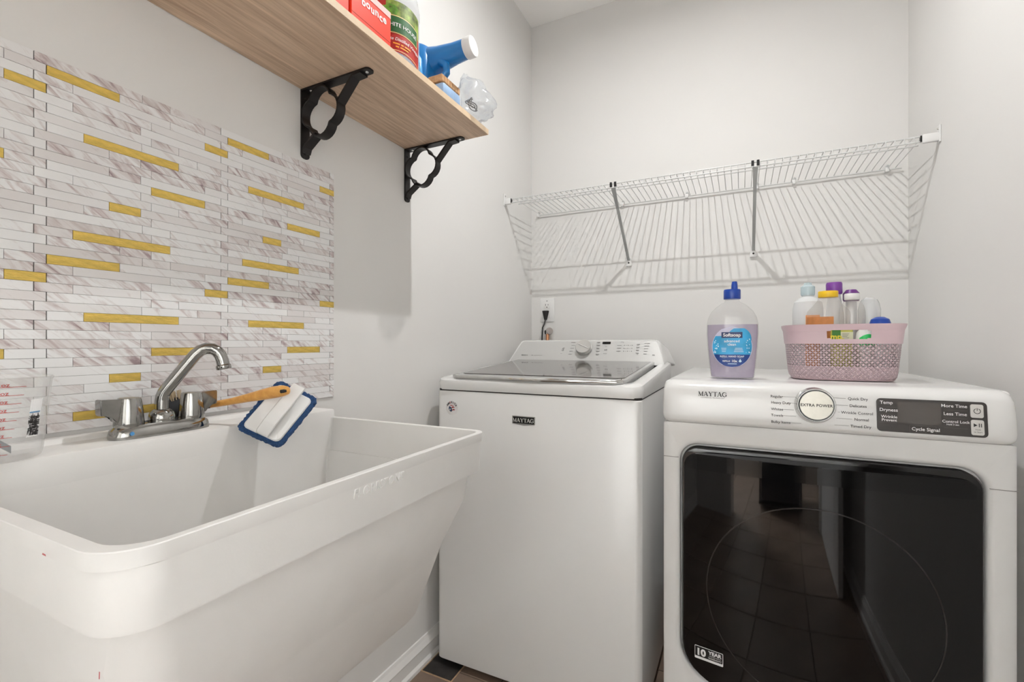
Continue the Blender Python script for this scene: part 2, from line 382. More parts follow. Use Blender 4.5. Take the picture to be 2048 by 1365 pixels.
def bracket(yc, label):
    t = thing('shelf_bracket', label, 'bracket', (XL, yc, 1.585), 'black quatrefoil brackets under the wooden shelf')
    hw = .0125
    def strip(pts, th, wd=hw):   # a bent flat bar in the X-Z plane
        bm = bmesh.new(); loops = []
        P = [Vector((p[0], p[1])) for p in pts]
        for i, p in enumerate(P):
            d = (P[min(i+1, len(P)-1)]-P[max(i-1, 0)]).normalized(); nn = Vector((-d.y, d.x))*th/2
            loops.append([(p.x+nn.x, yc-wd, p.y+nn.y), (p.x-nn.x, yc-wd, p.y-nn.y), (p.x-nn.x, yc+wd, p.y-nn.y), (p.x+nn.x, yc+wd, p.y+nn.y)])
        return loft(bm, loops)
    out = rrect(yc-hw, yc+hw, 1.585, ZS, (.009, .009, .0005, .0005), 4)
    obj('wall_plate', prism(bmesh.new(), out, lambda a, b: (XL+.0005, a, b), lambda a, b: (XL+.0045, a, b)), blackm, t, smooth=False)
    out = rrect(XL+.004, -.776, yc-hw, yc+hw, (.0005, .009, .009, .0005), 4)
    obj('top_plate', prism(bmesh.new(), out, lambda a, b: (a, b, ZS-.0042), lambda a, b: (a, b, ZS-.0002)), blackm, t, smooth=False)
    cx, cz = -.9345, 1.690
    ring = [(cx+p[0], cz+p[1]) for p in quatrefoil(.0262, .0355)]
    # rotate the ring a little so its lobes face the plates and the diagonal
    loop = ring+[ring[0]]
    bm = bmesh.new(); P = [Vector(p) for p in ring]; n = len(P); L2 = []
    for i in range(n):
        d = (P[(i+1) % n]-P[i-1]).normalized(); nn = Vector((-d.y, d.x))*.002
        p = P[i]; L2.append([(p.x+nn.x, yc-hw, p.y+nn.y), (p.x-nn.x, yc-hw, p.y-nn.y), (p.x-nn.x, yc+hw, p.y-nn.y), (p.x+nn.x, yc+hw, p.y+nn.y)])
    loft(bm, L2+[L2[0]], False, False); bmesh.ops.remove_doubles(bm, verts=bm.verts, dist=1e-6)
    obj('quatrefoil_ring', bm, blackm, t)
    obj('brace', strip([(-.800, ZS-.006), (-.826, ZS-.008), (-.874, 1.700)], .005), blackm, t, smooth=False)
    obj('brace', strip([(-.9945, 1.598), (-.989, 1.612), (-.948, 1.640)], .005), blackm, t, smooth=False)
    for p, ax in (((-.790, yc, ZS-.0042), (0, 0, -1)), ((-.975, yc, ZS-.0042), (0, 0, -1)), ((XL+.0045, yc, 1.597), (1, 0, 0)), ((XL+.0045, yc, 1.735), (1, 0, 0))):
        obj('screw', lathe(bmesh.new(), [(.0042, 0), (.0038, .0015), (.0015, .0022)], p, 10, axis=ax), steel if ax[2] else blackm, t)
bracket(.833, 'black quatrefoil shelf bracket nearer the gold bars, left of the two')
bracket(1.237, 'black quatrefoil shelf bracket at the right end of the wooden shelf')
# ================================================================== WIRE SHELF
ws = thing('wire_shelf', 'white wire shelf across the back wall above washer and dryer', 'wire shelf', (-.2, YB, 1.79))
ZW = 1.790; YW0 = 1.955; YW1 = YB-.012
def rod(name, p, q, r, par=ws, m=wire_m, seg=8): return obj(name, tube(bmesh.new(), [p, q], r, seg), m, par)
rod('front_rod', (-.965, YW0, ZW), (.545, YW0, ZW), .0028)
rod('lip_rod', (-.965, YW0, ZW-.0165), (.545, YW0, ZW-.0165), .0028)
rod('middle_rod', (-.962, 2.028, ZW-.004), (.540, 2.028, ZW-.004), .0025)
rod('back_rod', (-.953, YW1, ZW-.003), (.552, YW1, ZW-.003), .003)
wme = None
for i in range(61):
    x = -.950+i*(1.484/60)
    if wme is None:
        bm = tube(bmesh.new(), [(0, YW1, 0), (0, YW1-.004, .0025), (0, YW0+.003, .003), (0, YW0-.003, .001), (0, YW0-.0035, -.0175)], .0016, 6)
        o = obj('wire', bm, wire_m, ws); wme = o.data
        # mesh was shifted by the root offset: keep x local to zero
        o.location = (0, 0, 0)
        for v in wme.vertices: v.co += ROOT[ws.name]
    else:
        o = link(bpy.data.objects.new('wire', wme)); o.parent = ws
    o.location = Vector((x, 0, ZW))-ROOT[ws.name]
for X, sg in ((XL, 1), (XR, -1)):   # end brackets
    ln = .034 if sg > 0 else .046
    e = obj('end_bracket', B(min(X+sg*.0005, X+sg*ln), max(X+sg*.0005, X+sg*ln), YW0-.007, YW0+.007, ZW-.023, ZW+.006, r=.004), white_p, ws)
    bm = B(min(X+sg*.0003, X+sg*.004), max(X+sg*.0003, X+sg*.004), YW0-.014, YW0+.014, ZW-.028, ZW+.028, r=.0015, seg=1)
    obj('wall_flange', bm, white_p, e)
    obj('socket', B(min(X+sg*ln, X+sg*(ln+.004)), max(X+sg*ln, X+sg*(ln+.004)), YW0-.005, YW0+.005, ZW-.018, ZW+.002), blackp, e, smooth=False)
    obj('screw', lathe(bmesh.new(), [(.004, 0), (.003, .003)], (X+sg*.004, YW0, ZW+.018), 10, axis=(sg, 0, 0)), steel, e)
for x, sh in ((-.485, 0), (.048, 0)):   # support braces
    bm = bmesh.new(); top = Vector((x, YW0+.004, ZW-.018)); bot = Vector((x, YB-.012, 1.515))
    d = (bot-top).normalized(); nn = Vector((0, -d.z, d.y))
    def sec(p, wd, th): return [p+Vector((-wd, 0, 0))-nn*th, p+Vector((wd, 0, 0))-nn*th, p+Vector((wd, 0, 0))+nn*th, p+Vector((-wd, 0, 0))+nn*th]
    loft(bm, [sec(top, .0095, .002), sec(top+d*.05, .007, .003), sec(top+d*.09, .006, .004), sec(bot-d*.04, .006, .004), sec(bot, .006, .0025)])
    br = obj('brace', bm, brace_m, ws, smooth=False)
    obj('brace_foot', prism(bmesh.new(), [(x-.013, 1.488), (x+.013, 1.488), (x+.013, 1.503), (x+.006, 1.525), (x-.006, 1.525), (x-.013, 1.503)], lambda a, b: (a, YB-.0005, b), lambda a, b: (a, YB-.012, b)), white_p, br, smooth=False)
    obj('screw', lathe(bmesh.new(), [(.004, 0), (.003, .002)], (x, YB-.012, 1.502), 10, axis=(0, -1, 0)), darkgap, br)
    for s in (-.009, .009): obj('hook', B(x+s-.0045, x+s+.0045, YW0-.006, YW0+.004, ZW-.014, ZW+.006, r=.001, seg=1), blackp, br, smooth=False)
for u, v in ((1078, 428), (1246, 404), (1374, 385), (1513, 367), (1587, 357), (1773, 333)):   # wall clips
    p = onY(u, v, YB)
    obj('wall_clip', B(p.x-.007, p.x+.007, YB-.017, YB-.0005, ZW-.012, ZW+.006, r=.003), white_p, ws)
    bm = lathe(bmesh.new(), [(.0065, 0), (.0065, .004), (.003, .006)], (p.x+.002, YB-.001, ZW+.012), 12, axis=(0, -1, 0))
    obj('clip_screw', bm, brace_m, ws)
# ================================================================== OUTLET, CORD, VALVE
ol = thing('wall_outlet', 'white duplex wall outlet plate above the washer console', 'outlet', (-.9095, YB, 1.2885))
obj('cover_plate', B(-.949, -.870, YB-.0065, YB-.0003, 1.227, 1.350, r=.003), white_p, ol)
for z in (1.312, 1.264):
    f = obj('receptacle', B(-.9265, -.8925, YB-.0085, YB-.006, z-.0165, z+.0165, r=.002), trim_m, ol)
    bm = B(-.9175, -.9150, YB-.0091, YB-.008, z-.001, z+.008); box(bm, -.9040, -.9015, YB-.0091, YB-.008, z, z+.0075)
    lathe(bm, [(.0028, 0), (.0028, .001)], (-.9095, YB-.008, z-.0085), 10, axis=(0, -1, 0)); obj('slots', bm, darkgap, f, smooth=False)
obj('plate_screw', lathe(bmesh.new(), [(.003, 0), (.002, .0012)], (-.9095, YB-.0065, 1.336), 10, axis=(0, -1, 0)), print_g, ol)
pc = thing('power_cord', 'black power cord plugged into the lower socket of the wall outlet', 'cord', (-.911, YB-.02, 1.14))
bm = bmesh.new(); lathe(bm, [(.0175, 0), (.0185, -.004), (.016, -.014), (.009, -.042), (.0075, -.048)], (-.911, YB-.022, 1.284), 14, sy=.75); obj('plug', bm, blackp, pc)
obj('cable', tube(bmesh.new(), [(-.911, YB-.022, 1.24), (-.9125, YB-.038, 1.212), (-.9130, YB-.058, 1.195), (-.914, YB-.064, 1.12), (-.92, YB-.064, 1.0), (-.9, YB-.06, .9)], .0042, 8), blackp, pc)
vv = thing('water_valve', 'small brass and chrome water valve on the wall beneath the outlet', 'valve', (-.912, YB, 1.1))
copper = mat('copper', (208, 150, 112), .28, .9, var=.1)
obj('pipe', tube(bmesh.new(), [(-.901, YB-.020, 1.05), (-.901, YB-.020, 1.165)], .009, 14), copper, vv)
obj('valve_body', lathe(bmesh.new(), [(.012, 0), (.016, .006), (.016, .02), (.010, .026), (.010, .038)], (-.903, YB-.002, 1.172), 14, axis=(0, -1, 0)), chrome, vv)
obj('round_handle', lathe(bmesh.new(), [(.006, 0), (.016, .004), (.019, .008), (.018, .013), (.004, .015)], (-.890, YB-.028, 1.176), 14, axis=(.6, -.7, .2)), mat('grey_handle', (150, 142, 138), .5), vv)
obj('lever_handle', lathe(bmesh.new(), [(.006, 0), (.013, .004), (.015, .008), (.004, .013)], (-.922, YB-.030, 1.178), 12, axis=(-.7, -.6, .3)), white_p, vv)
# ================================================================== WASHER
WX0, WX1, WY0, WY1 = -.952, -.252, 1.34, 2.06
wa = thing('washing_machine', 'white top loading washing machine in the corner between sink and dryer', 'washing machine', ((WX0+WX1)/2, 1.7, 0))
bm = bmesh.new()
loft(bm, [[(a, b, z) for a, b in rrect(WX0+i, WX1-i, WY0+i, WY1-i, .022, 5)] for z, i in ((.022, .004), (.026, 0), (.948, 0), (.953, .003))])
obj('cabinet', bm, enamel, wa)
for x in (WX0+.05, WX1-.05):
    for y in (WY0+.05, WY1-.05): obj('foot', lathe(bmesh.new(), [(.02, .0025), (.022, .005), (.022, .014), (.012, .024)], (x, y, .0), 14), blackp, wa)
def zr(y): t = max(0, min(1, (y-1.34)/.5)); return .992+.046*(t**.8)
bm = bmesh.new(); lp = []
for (i, di, dz) in ((.001, 0, None), (-.002, 0, -.014), (.001, 0, -.004), (.010, 0, 0), (.034, .004, -.001), (.040, .006, -.006), (.042, .008, -.022)):
    ring = rrect(WX0+i, WX1-i, WY0-.002+i+di*.0, 1.96, (.035, .035, .01, .01), 6)
    lp.append([(a, b, .956 if dz is None else zr(b)+dz) for a, b in ring])
loft(bm, lp, True, True); obj('top_frame', bm, enamel, wa)
obj('seam', loft(bmesh.new(), [[(a, b, z) for a, b in rrect(WX0+.0022, WX1-.0022, WY0+.0022, WY1-.01, .021, 5)] for z in (.951, .958)]), darkgap, wa, smooth=False)
# glass lid with a silver front trim
def zl(y): return 1.0000+(y-1.345)*.070
ring = rrect(-.900, -.304, 1.352, 1.880, (.03, .03, .005, .005), 6)
bm = bmesh.new(); loft(bm, [[(a, b, zl(b)-.016) for a, b in ring], [(a, b, zl(b)+.004) for a, b in ring]])
lid = obj('lid', bm, silverp, wa)
ring2 = rrect(-.889, -.315, 1.398, 1.872, (.024, .024, .003, .003), 6)
bm = bmesh.new(); loft(bm, [[(a, b, zl(b)+.003) for a, b in ring2], [(a, b, zl(b)+.0062) for a, b in ring2]])
obj('glass_panel', bm, mat('grey_lid_glass', (58, 52, 48), .05, var=.02, coat=.6), lid)
bm = tube(bmesh.new(), [(-.889, 1.385, zl(1.385)+.001), (-.892, 1.362, zl(1.36)+.001), (-.876, 1.350, zl(1.35)), (-.60, 1.343, zl(1.343)), (-.328, 1.350, zl(1.35)), (-.312, 1.362, zl(1.36)+.001), (-.315, 1.385, zl(1.385)+.001)], .0065, 10)
obj('front_trim', bm, chrome, lid)
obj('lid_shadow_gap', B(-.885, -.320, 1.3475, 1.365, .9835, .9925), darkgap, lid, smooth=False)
# console
def trap(i, y, dz=0): 
    pts = []
    c = [(-.946+i, 1.028+i*.6), (-.264-i, 1.028+i*.6), (-.298-i, 1.128-i), (-.905+i, 1.128-i)]
    r = .014
    for k in range(4):
        p0, p1, p2 = Vector(c[k-1]), Vector(c[k]), Vector(c[(k+1) % 4]); a = (p0-p1).normalized(); b = (p2-p1).normalized()
        for t in (0, .25, .5, .75, 1): 
            q = p1+a*r*(1-t)**2+b*r*t**2; pts.append((q.x, q.y))
    return pts
def cy(z): return 1.880+(z-1.028)*.62     # slanting console face
bm = bmesh.new()
L0 = [(a, cy(b)+.0035, b) for a, b in trap(.004, 0)]; L1 = [(a, cy(b)+.002, b) for a, b in trap(.001, 0)]; L1b = [(a, cy(b)+.010, b) for a, b in trap(-.001, 0)]
L2 = [(a*1., 1.985+(1.13-b)*.4, b) for a, b in trap(.0, 0)]; L3 = [(-.605+(a+.605)*1.06, 2.055, 1.02+(b-1.028)*.80) for a, b in trap(0, 0)]
loft(bm, [L0, L1, L1b, L2, L3]); con = obj('console', bm, enamel, wa)
obj('console_face', poly([(a, b) for a, b in trap(.005, 0)], lambda a, b: (a, cy(b)+.0028, b)), mat('satin_silver_face', (190, 190, 188), .36, .2, var=.02, vscale=3), con, smooth=False)
fn = Vector((0, 1, .62)).normalized(); fup = Vector((0, .62, 1)).normalized()
def cface(x, z): return plane((x, cy(z)+.0022, z), (1, 0, 0), fup, .0008)
kx, kz = -.600, 1.092
kn = Vector((0, -1, .62)).normalized()
kb = obj('cycle_knob', lathe(bmesh.new(), [(.0335, 0), (.0345, .002), (.0335, .019), (.0320, .0208), (.001, .0210)], Vector((kx, cy(kz), kz)), 36, axis=kn), steel, con)
fk = plane(Vector((kx, cy(kz), kz))+kn*.0212, (1, 0, 0), fup, .0012)
obj('grip_line', mapped(B(-.026, .026, -.0016, .0016, 0, .0015), lambda x, y, z: fk(x*.9-y*.45, y*.9-x*.42, z)), white_p, kb, smooth=False)
obj('display', poly(rrect(-.0175, .0175, -.0058, .0058, .001, 1), lambda a, b: cface(-.508, 1.116)(a, b)), blackg, con, smooth=False)
letters('BRAVOS XL', .0062, con, print_k, cface(-.872, 1.060), bold=.03)
bm = bmesh.new()
def dash(x, z, wd, h=.0022): add_poly(bm, [(-wd/2, -h/2), (wd/2, -h/2), (wd/2, h/2), (-wd/2, h/2)], lambda a, b: cface(x, z)(a, b))
dash(-.835, 1.0612, .008); dash(-.807, 1.0612, .042, .0012)
for k in range(5): dash(-.655+(.004 if k else 0)-k*.002, 1.118-k*.0125, .016 if k else .02, .0016 if k else .0026)
for k in range(5): dash(-.543+k*.001, 1.119-k*.0125, .014+.003*(k % 2), .0018); 
for k in range(5): dash(-.541, 1.1160-k*.0125, .011, .0012)
for r_ in range(3):
    dash(-.453, 1.106-r_*.012, .018, .0016)
    for c_ in range(5): dash(-.432+c_*.008, 1.106-r_*.012, .0035, .0035 if c_ % 2 == 0 else .0016)
for r_ in range(4): dash(-.376, 1.110-r_*.0115, .013, .0018); dash(-.376, 1.1065-r_*.0115, .010, .0012)
for r_ in range(5): dash(-.341-.001*r_, 1.114-r_*.0105, .021-.002*r_, .0017)
dash(-.443, 1.120, .012, .0015); dash(-.437, 1.1165, .003, .002); dash(-.700, 1.070, .008, .0012); dash(-.508, 1.072, .016, .0012); dash(-.508, 1.101, .009, .0014); dash(-.312, 1.068, .010, .0035)
obj('button_marks', bm, print_g, con, smooth=False)['kind'] = 'stuff'
bm = bmesh.new()
for t0 in range(10):
    a, b_ = -PI*.9+t0*PI*.17, -PI*.9+(t0+1)*PI*.17
    stroke(bm, lambda x, y: cface(-.697, 1.086)(x, y), (.0045*math.cos(a), .0045*math.sin(a)), (.0045*math.cos(b_), .0045*math.sin(b_)), .0014)
stroke(bm, lambda x, y: cface(-.697, 1.086)(x, y), (-.001, .009), (.008, .0095), .0015)
add_poly(bm, [(-.004, .002), (.001, 0), (-.004, -.003)], lambda x, y: cface(-.508, 1.087)(x, y))
stroke(bm, lambda x, y: cface(-.508, 1.087)(x, y), (.003, -.003), (.003, .003), .0012); stroke(bm, lambda x, y: cface(-.508, 1.087)(x, y), (.0058, -.003), (.0058, .003), .0012)
obj('button_symbols', bm, print_k, con, smooth=False)
# badge and sticker on the washer front
wf = lambda x, z, e=.0006: plane((x, WY0, z), (1, 0, 0), (0, 0, 1), e)
bx, bz = -.617, .8705
badge = obj('badge', prism(bmesh.new(), [(-.0395, -.0115), (0, -.0160), (.0395, -.0115), (.0395, .0135), (-.0395, .0135)], lambda a, b: wf(bx, bz)(a, b, -.0004), lambda a, b: wf(bx, bz)(a, b, .003)), chrome, wa, smooth=False)
obj('badge_field', poly(rrect(-.0365, .0365, -.0098, .0108, .0005, 1), lambda a, b: wf(bx, bz, .0042)(a, b)), blackg, badge, smooth=False)
obj('lettering', slab_maytag(.0125, lambda a, b: wf(bx, bz-.0058, .0048)(a, b)), mat('silver_print', (200, 200, 198), .4), badge, smooth=False)
sx, sz = -.888, .893
stk = obj('round_sticker', poly([(.0245*math.cos(t*PI/16), .0245*math.sin(t*PI/16)) for t in range(32)], lambda a, b: wf(sx, sz)(a, b)), mat('sticker_white', (225, 224, 224), .5), wa, smooth=False)
for i, ch in enumerate('AMERICA'):
    t = math.radians(150-i*20)
    letters(ch, .0098, stk, mat('dark_red_print', (140, 50, 50), .5) if i == 2 else print_k, plane(Vector(wf(sx, sz, .0012)(.0165*math.cos(t), .0165*math.sin(t))), (math.sin(t), 0, -math.cos(t)), (math.cos(t), 0, math.sin(t)), 0), bold=.035)
g = lambda a, b: wf(sx, sz, .0012)(a, b-.0015)
obj('blue_field', poly([(-.012, .003), (-.009, .009), (-.006, .006), (-.002, .004), (.0005, -.002), (.001, -.009), (-.003, -.0115), (-.009, -.008), (-.0125, -.002)], g), mat('navy_print', (36, 62, 98), .5), stk, smooth=False)
bm = bmesh.new(); add_poly(bm, [(-.001, .005), (.004, .008), (.010, .006), (.0115, .003), (.006, .0035), (0, .001)], g); add_poly(bm, [(.001, -.004), (.006, -.001), (.012, -.002), (.011, -.006), (.005, -.005), (.002, -.008)], g); add_poly(bm, [(-.008, .0105), (-.003, .0125), (.006, .0115), (.009, .0095), (.002, .0100), (-.004, .009)], g)
obj('red_stripes', bm, mat('flag_red', (168, 60, 52), .5), stk, smooth=False)
bm = bmesh.new(); pts = [((.0038 if i % 2 == 0 else .0015)*math.sin(i*PI/5)-.0065, (.0038 if i % 2 == 0 else .0015)*math.cos(i*PI/5)-.003) for i in range(10)]
add_poly(bm, pts, lambda a, b: wf(sx, sz, .0018)(a, b-.0015)); obj('star', bm, print_w, stk, smooth=False)
# ================================================================== DRYER
DX0, DX1, DZT = -.186, .503, 1.0155
dy_ = thing('clothes_dryer', 'white front loading clothes dryer with black glass door', 'dryer', (.16, 1.68, 0))
obj('cabinet', B(DX0, DX1, 1.318, 2.06, .022, DZT, r=.010, seg=3), enamel_g, dy_)
for x in (DX0+.05, DX1-.05):
    for y in (1.38, 2.0): obj('foot', lathe(bmesh.new(), [(.02, .0005), (.022, .003), (.022, .014), (.012, .024)], (x, y, .0), 14), blackp, dy_)
# control fascia: profile swept along X with rounded ends
prof = [(1.40, DZT+.0015), (1.335, DZT+.0015)]+[(1.335+.040*math.cos(t), DZT+.0015-.030+.030*math.sin(t)) for t in [PI*.5+i*PI*.42/6 for i in range(1, 7)]]
prof += [(1.2875, .960), (1.284, .930)]+[(1.298+.014*math.cos(t), .921+.014*math.sin(t)) for t in [PI*1.05+i*PI*.42/5 for i in range(6)]]+[(1.325, .906), (1.40, .906)]
def fy(z): return 1.284+(z-.930)*.11
bm = bmesh.new(); loops = []
NS = 8
for i in range(NS+1):
    t = i/NS; r_ = .026*(1-math.sqrt(max(0, 1-(1-t)**2)))
    loops.append((DX0-.002+.026*(1-math.cos(t*PI/2)) if False else DX0-.002+t*.026, r_))
xs = [(DX0-.002+.026*(1-math.cos(i/NS*PI/2)), .024*(1-math.sin(i/NS*PI/2))) for i in range(NS+1)]
xs = xs+[(DX1+DX0-x, q) for x, q in xs[::-1]]
cen = (1.37, .962)
def shr(p, q):   # pull the front edge back near the ends
    y, z = p; return (min(1.40, y+q*.9 if y < 1.39 else y), z+(.5*q if z < .93 else (-.45*q if z > 1.0 else 0)))
loft(bm, [[(x, *shr(p, q)) for p in prof] for x, q in xs])
fas = obj('control_fascia', bm, enamel, dy_, angle=50)
# lower front panel with the door opening
HX0, HX1, HZ0, HZ1 = -.144, .457, .236, .852
inr = (.10, .10, .045, .045)
outer = rrect(DX0, DX1, .03, .9065, .004, 8); o2 = rrect(DX0+.006, DX1-.006, .036, .9065, .004, 8)
i0 = rrect(HX0-.012, HX1+.012, HZ0-.012, HZ1+.012, [q+.012 for q in inr], 8); i1 = rrect(HX0-.003, HX1+.003, HZ0-.003, HZ1+.003, inr, 8); i2 = rrect(HX0, HX1, HZ0, HZ1, inr, 8)
bm = bmesh.new(); loft(bm, [[(a, 1.322, b) for a, b in outer], [(a, 1.302, b) for a, b in outer], [(a, 1.297, b) for a, b in o2], [(a, 1.297, b) for a, b in i0], [(a, 1.300, b) for a, b in i1], [(a, 1.306, b) for a, b in i2], [(a, 1.335, b) for a, b in i2]], False, True)
fp = obj('front_panel', bm, enamel, dy_, angle=45)
for a, b_ in ((DX0, HX0-.004), (HX1+.004, DX1)): obj('panel_seam', B(a, b_, 1.2962, 1.30, .8135, .8150), mat('seam_grey', (140, 139, 137), .6), fp, smooth=False)
# door: black frame and bowed glass
do = obj('door', loft(bmesh.new(), [[(a, y, b) for a, b in rrect(HX0+.005+i, HX1-.005-i, HZ0+.005+i, HZ1-.006-i, [max(.01, q-.005-i) for q in inr], 8)] for y, i in ((1.330, 0), (1.297, 0), (1.294, .003))]), blackg, dy_, angle=45)
GX0, GX1 = HX0+.010, HX1-.010; gxc = (GX0+GX1)/2; ghw = (GX1-GX0)/2
def gy(x, sag=.028): return 1.2935-sag*(1-((x-gxc)/ghw)**2)
def zt_(x): 
    e = min(x-GX0, GX1-x); r_ = .034
    return HZ1-.022-(r_-math.sqrt(max(0, r_*r_-(r_-e)**2)) if e < r_ else 0)
def zb_(x):
    e = min(x-GX0, GX1-x); r_ = .092
    return HZ0+.012+(r_-math.sqrt(max(0, r_*r_-(r_-e)**2)) if e < r_ else 0)
cols = [gxc-ghw*math.cos(i*PI/40) for i in range(41)]
bm = bmesh.new()
fr = [[bm.verts.new((x, gy(x), zb_(x)+(zt_(x)-zb_(x))*k/4)) for k in range(5)] for x in cols]
for a, b_ in zip(fr, fr[1:]):
    for k in range(4): bm.faces.new((a[k], b_[k], b_[k+1], a[k+1]))
tb = [[bm.verts.new((x, 1.2945, zt_(x))) for x in cols], [bm.verts.new((x, 1.2945, zb_(x))) for x in cols]]
for i in range(40):
    bm.faces.new((fr[i][4], fr[i+1][4], tb[0][i+1], tb[0][i])); bm.faces.new((fr[i][0], tb[1][i], tb[1][i+1], fr[i+1][0]))
glassm = mat('smoked_door_glass', (9, 8, 8), .035, var=.0, spec=.42)
gl = obj('door_glass', bm, glassm, do, angle=40)
# darker printed border at the top of the glass, and the round window ring seen through it
bm = bmesh.new(); cc = [x for x in cols if GX0+.004 < x < GX1-.004]
for a, b_ in zip(cc, cc[1:]):
    add_poly(bm, [(a, min(zt_(a)-.002, 2)), (a, .790), (b_, .790), (b_, min(zt_(b_)-.002, 2))], lambda x, z: (x, gy(x)-.0006, z))
obj('glass_border', bm, mat('glass_border_black', (5, 5, 5), .09, spec=.35, var=0), gl)
bm = bmesh.new(); rc = (.155, .50); R0 = .232
for i in range(64):
    a, b_ = 2*PI*i/64, 2*PI*(i+1)/64
    add_poly(bm, [(rc[0]+r_*math.cos(t), rc[1]+r_*math.sin(t)) for r_, t in ((R0, a), (R0, b_), (R0+.003, b_), (R0+.003, a))], lambda x, z: (x, gy(x)-.0004, z))
obj('window_ring', bm, mat('ring_grey', (36, 34, 33), .2), gl)
# warranty sticker
fg = lambda x, z, e: plane((x, gy(x)-.0002, z), (1, (gy(x+.01)-gy(x-.01))/.02, 0), (0, 0, 1), e)
tx, tz = -.0735, .321
st = obj('warranty_sticker', poly(rrect(-.034, .034, -.0165, .0165, .002, 2), lambda a, b: fg(tx, tz, .001)(a, b)), print_w, gl, smooth=False)
obj('sticker_field', poly(rrect(-.0328, .0328, -.0100, .0153, .0015, 2), lambda a, b: fg(tx, tz, .0015)(a, b)), blackp, st, smooth=False)
letters('10', .0235, st, print_w, fg(tx-.0185, tz-.006, .002), bold=.05)
letters('YEAR', .0125, st, print_w, fg(tx+.0145, tz+.0035, .002), bold=.04)
letters('LIMITED PARTS', .0042, st, print_w, fg(tx+.0145, tz-.0018, .002)); letters('WARRANTY', .0056, st, print_w, fg(tx+.0145, tz-.0075, .002), bold=.02)
# fascia print
ff = lambda x, z, e=.0008: plane((x, fy(z), z), (1, 0, 0), (0, .11, 1), e)
obj('lettering', slab_maytag(.0115, lambda a, b: ff(-.065, .9795)(a, b)), print_k, fas, smooth=False)
letters('COMMERCIAL TECHNOLOGY', .0039, fas, print_k, ff(-.065, .9745), spacing=1.1)
def label_line(s, u0, v0, u1, right):
    p = onY(u0, v0, 1.287); q = onY(u1, v0, 1.287)
    letters(s, .0084, fas, print_k, ff(p.x, p.z-.003), align='LEFT')
for s, u, v, lu0, lu1 in (('Regular', 1541, 793, 1563, 1596), ('Heavy Duty', 1542, 805, 1574, 1592), ('Whites', 1542, 818, 1563, 1588), ('Towels', 1542, 830, 1563, 1592), ('Bulky Items', 1542, 843, 1576, 1602),
                          ('Quick Dry', 1696, 798, 1662, 1692), ('Delicates', 1699, 812, 1672, 1696), ('Wrinkle Control', 1682, 825, 1676, 1680), ('Normal', 1708, 839, 1672, 1704), ('Timed Dry', 1700, 852, 1668, 1697)):
    p = onY(u, v, 1.287); letters(s, .0086, fas, print_k, ff(p.x, p.z-.003), align='LEFT', bold=.008)
    a = onY(lu0, v, 1.287).x; b_ = onY(lu1, v, 1.287).x
    obj('leader_line', poly([(a, -.0003), (b_, -.0003), (b_, .0004), (a, .0004)], lambda x, y, zz=p.z: ff(0, zz)(x, y)), print_g, fas, smooth=False)
kc = onY(1633, 813, 1.258); kf = Vector((kc.x, fy(kc.z), kc.z)); kax = Vector((0, -1, .11)).normalized()
kf = kf+Vector((0, 0, -.0015))
kn2 = obj('cycle_knob', lathe(bmesh.new(), [(.0415, -.001), (.0418, .003), (.0400, .010), (.0385, .020), (.0375, .025), (.0360, .027)], kf, 48, axis=kax), chrome, fas)
obj('knob_ring', lathe(bmesh.new(), [(.0358, .0265), (.0350, .0285), (.0322, .0285)], kf, 48, axis=kax, cap=False), blackg, kn2)
obj('knob_face', lathe(bmesh.new(), [(.0328, .0268), (.0323, .0286), (.0005, .0288)], kf, 48, axis=kax), mat('spun_steel_face', (178, 175, 166), .34, .8, var=.03, vscale=120), kn2)
letters('EXTRA POWER', .0086, kn2, print_k, plane(kf+kax*.0292+Vector((0, 0, -.003)), (1, 0, 0), (0, .11, 1), .0004), bold=.03, spacing=1.08)
# display panel
PX0, PX1, PZ0, PZ1 = .2705, .4535, .921, .993
dp = obj('display_panel', prism(bmesh.new(), rrect(PX0, PX1, PZ0, PZ1, .008, 4), lambda a, b: ff(0, b, -.0005)(a, 0), lambda a, b: ff(0, b, .0012)(a, 0)), mat('dark_panel', (58, 54, 52), .3, var=.03), fas, smooth=False)
def pp(fx, fz): return PX0+(PX1-PX0)*fx, PZ0+(PZ1-PZ0)*fz
x0_, z0_ = pp(.195, .27); x1_, z1_ = pp(.60, .93)
obj('screen', poly([(x0_, z0_), (x1_, z0_), (x1_, z1_), (x0_, z1_)], lambda a, b: ff(0, b, .0024)(a, 0)), mat('screen_grey', (84, 80, 77), .12, var=.05), dp, smooth=False)
for s, fx, fz, sz_ in (('Temp', .095, .83, .0098), ('Dryness', .115, .61, .0098), ('Wrinkle', .118, .41, .0086), ('Prevent', .118, .31, .0086), ('More Time', .715, .815, .0092), ('Less Time', .722, .585, .0092), ('Control Lock', .725, .37, .0080), ('Hold 3 sec.', .70, .30, .0046), ('Cycle Signal', .455, .085, .0098)):
    a, b_ = pp(fx, fz); letters(s, sz_, dp, print_w, ff(a, b_, .0026), bold=.01)
bm = bmesh.new()
def line(a, b_, wd=.0005):
    p, q = pp(*a), pp(*b_); stroke(bm, lambda x, z: ff(0, z, .0022)(x, 0), p, q, wd)
for z in (.74, .52, .27): line((.02, z), (.19, z))
for z in (.73, .50, .22): line((.62, z), (.83, z))
line((.31, .23), (.55, .23)); line((.31, .23), (.31, .02)); line((.55, .23), (.55, .02))
obj('button_lines', bm, mat('panel_line', (92, 88, 85), .5), dp, smooth=False)
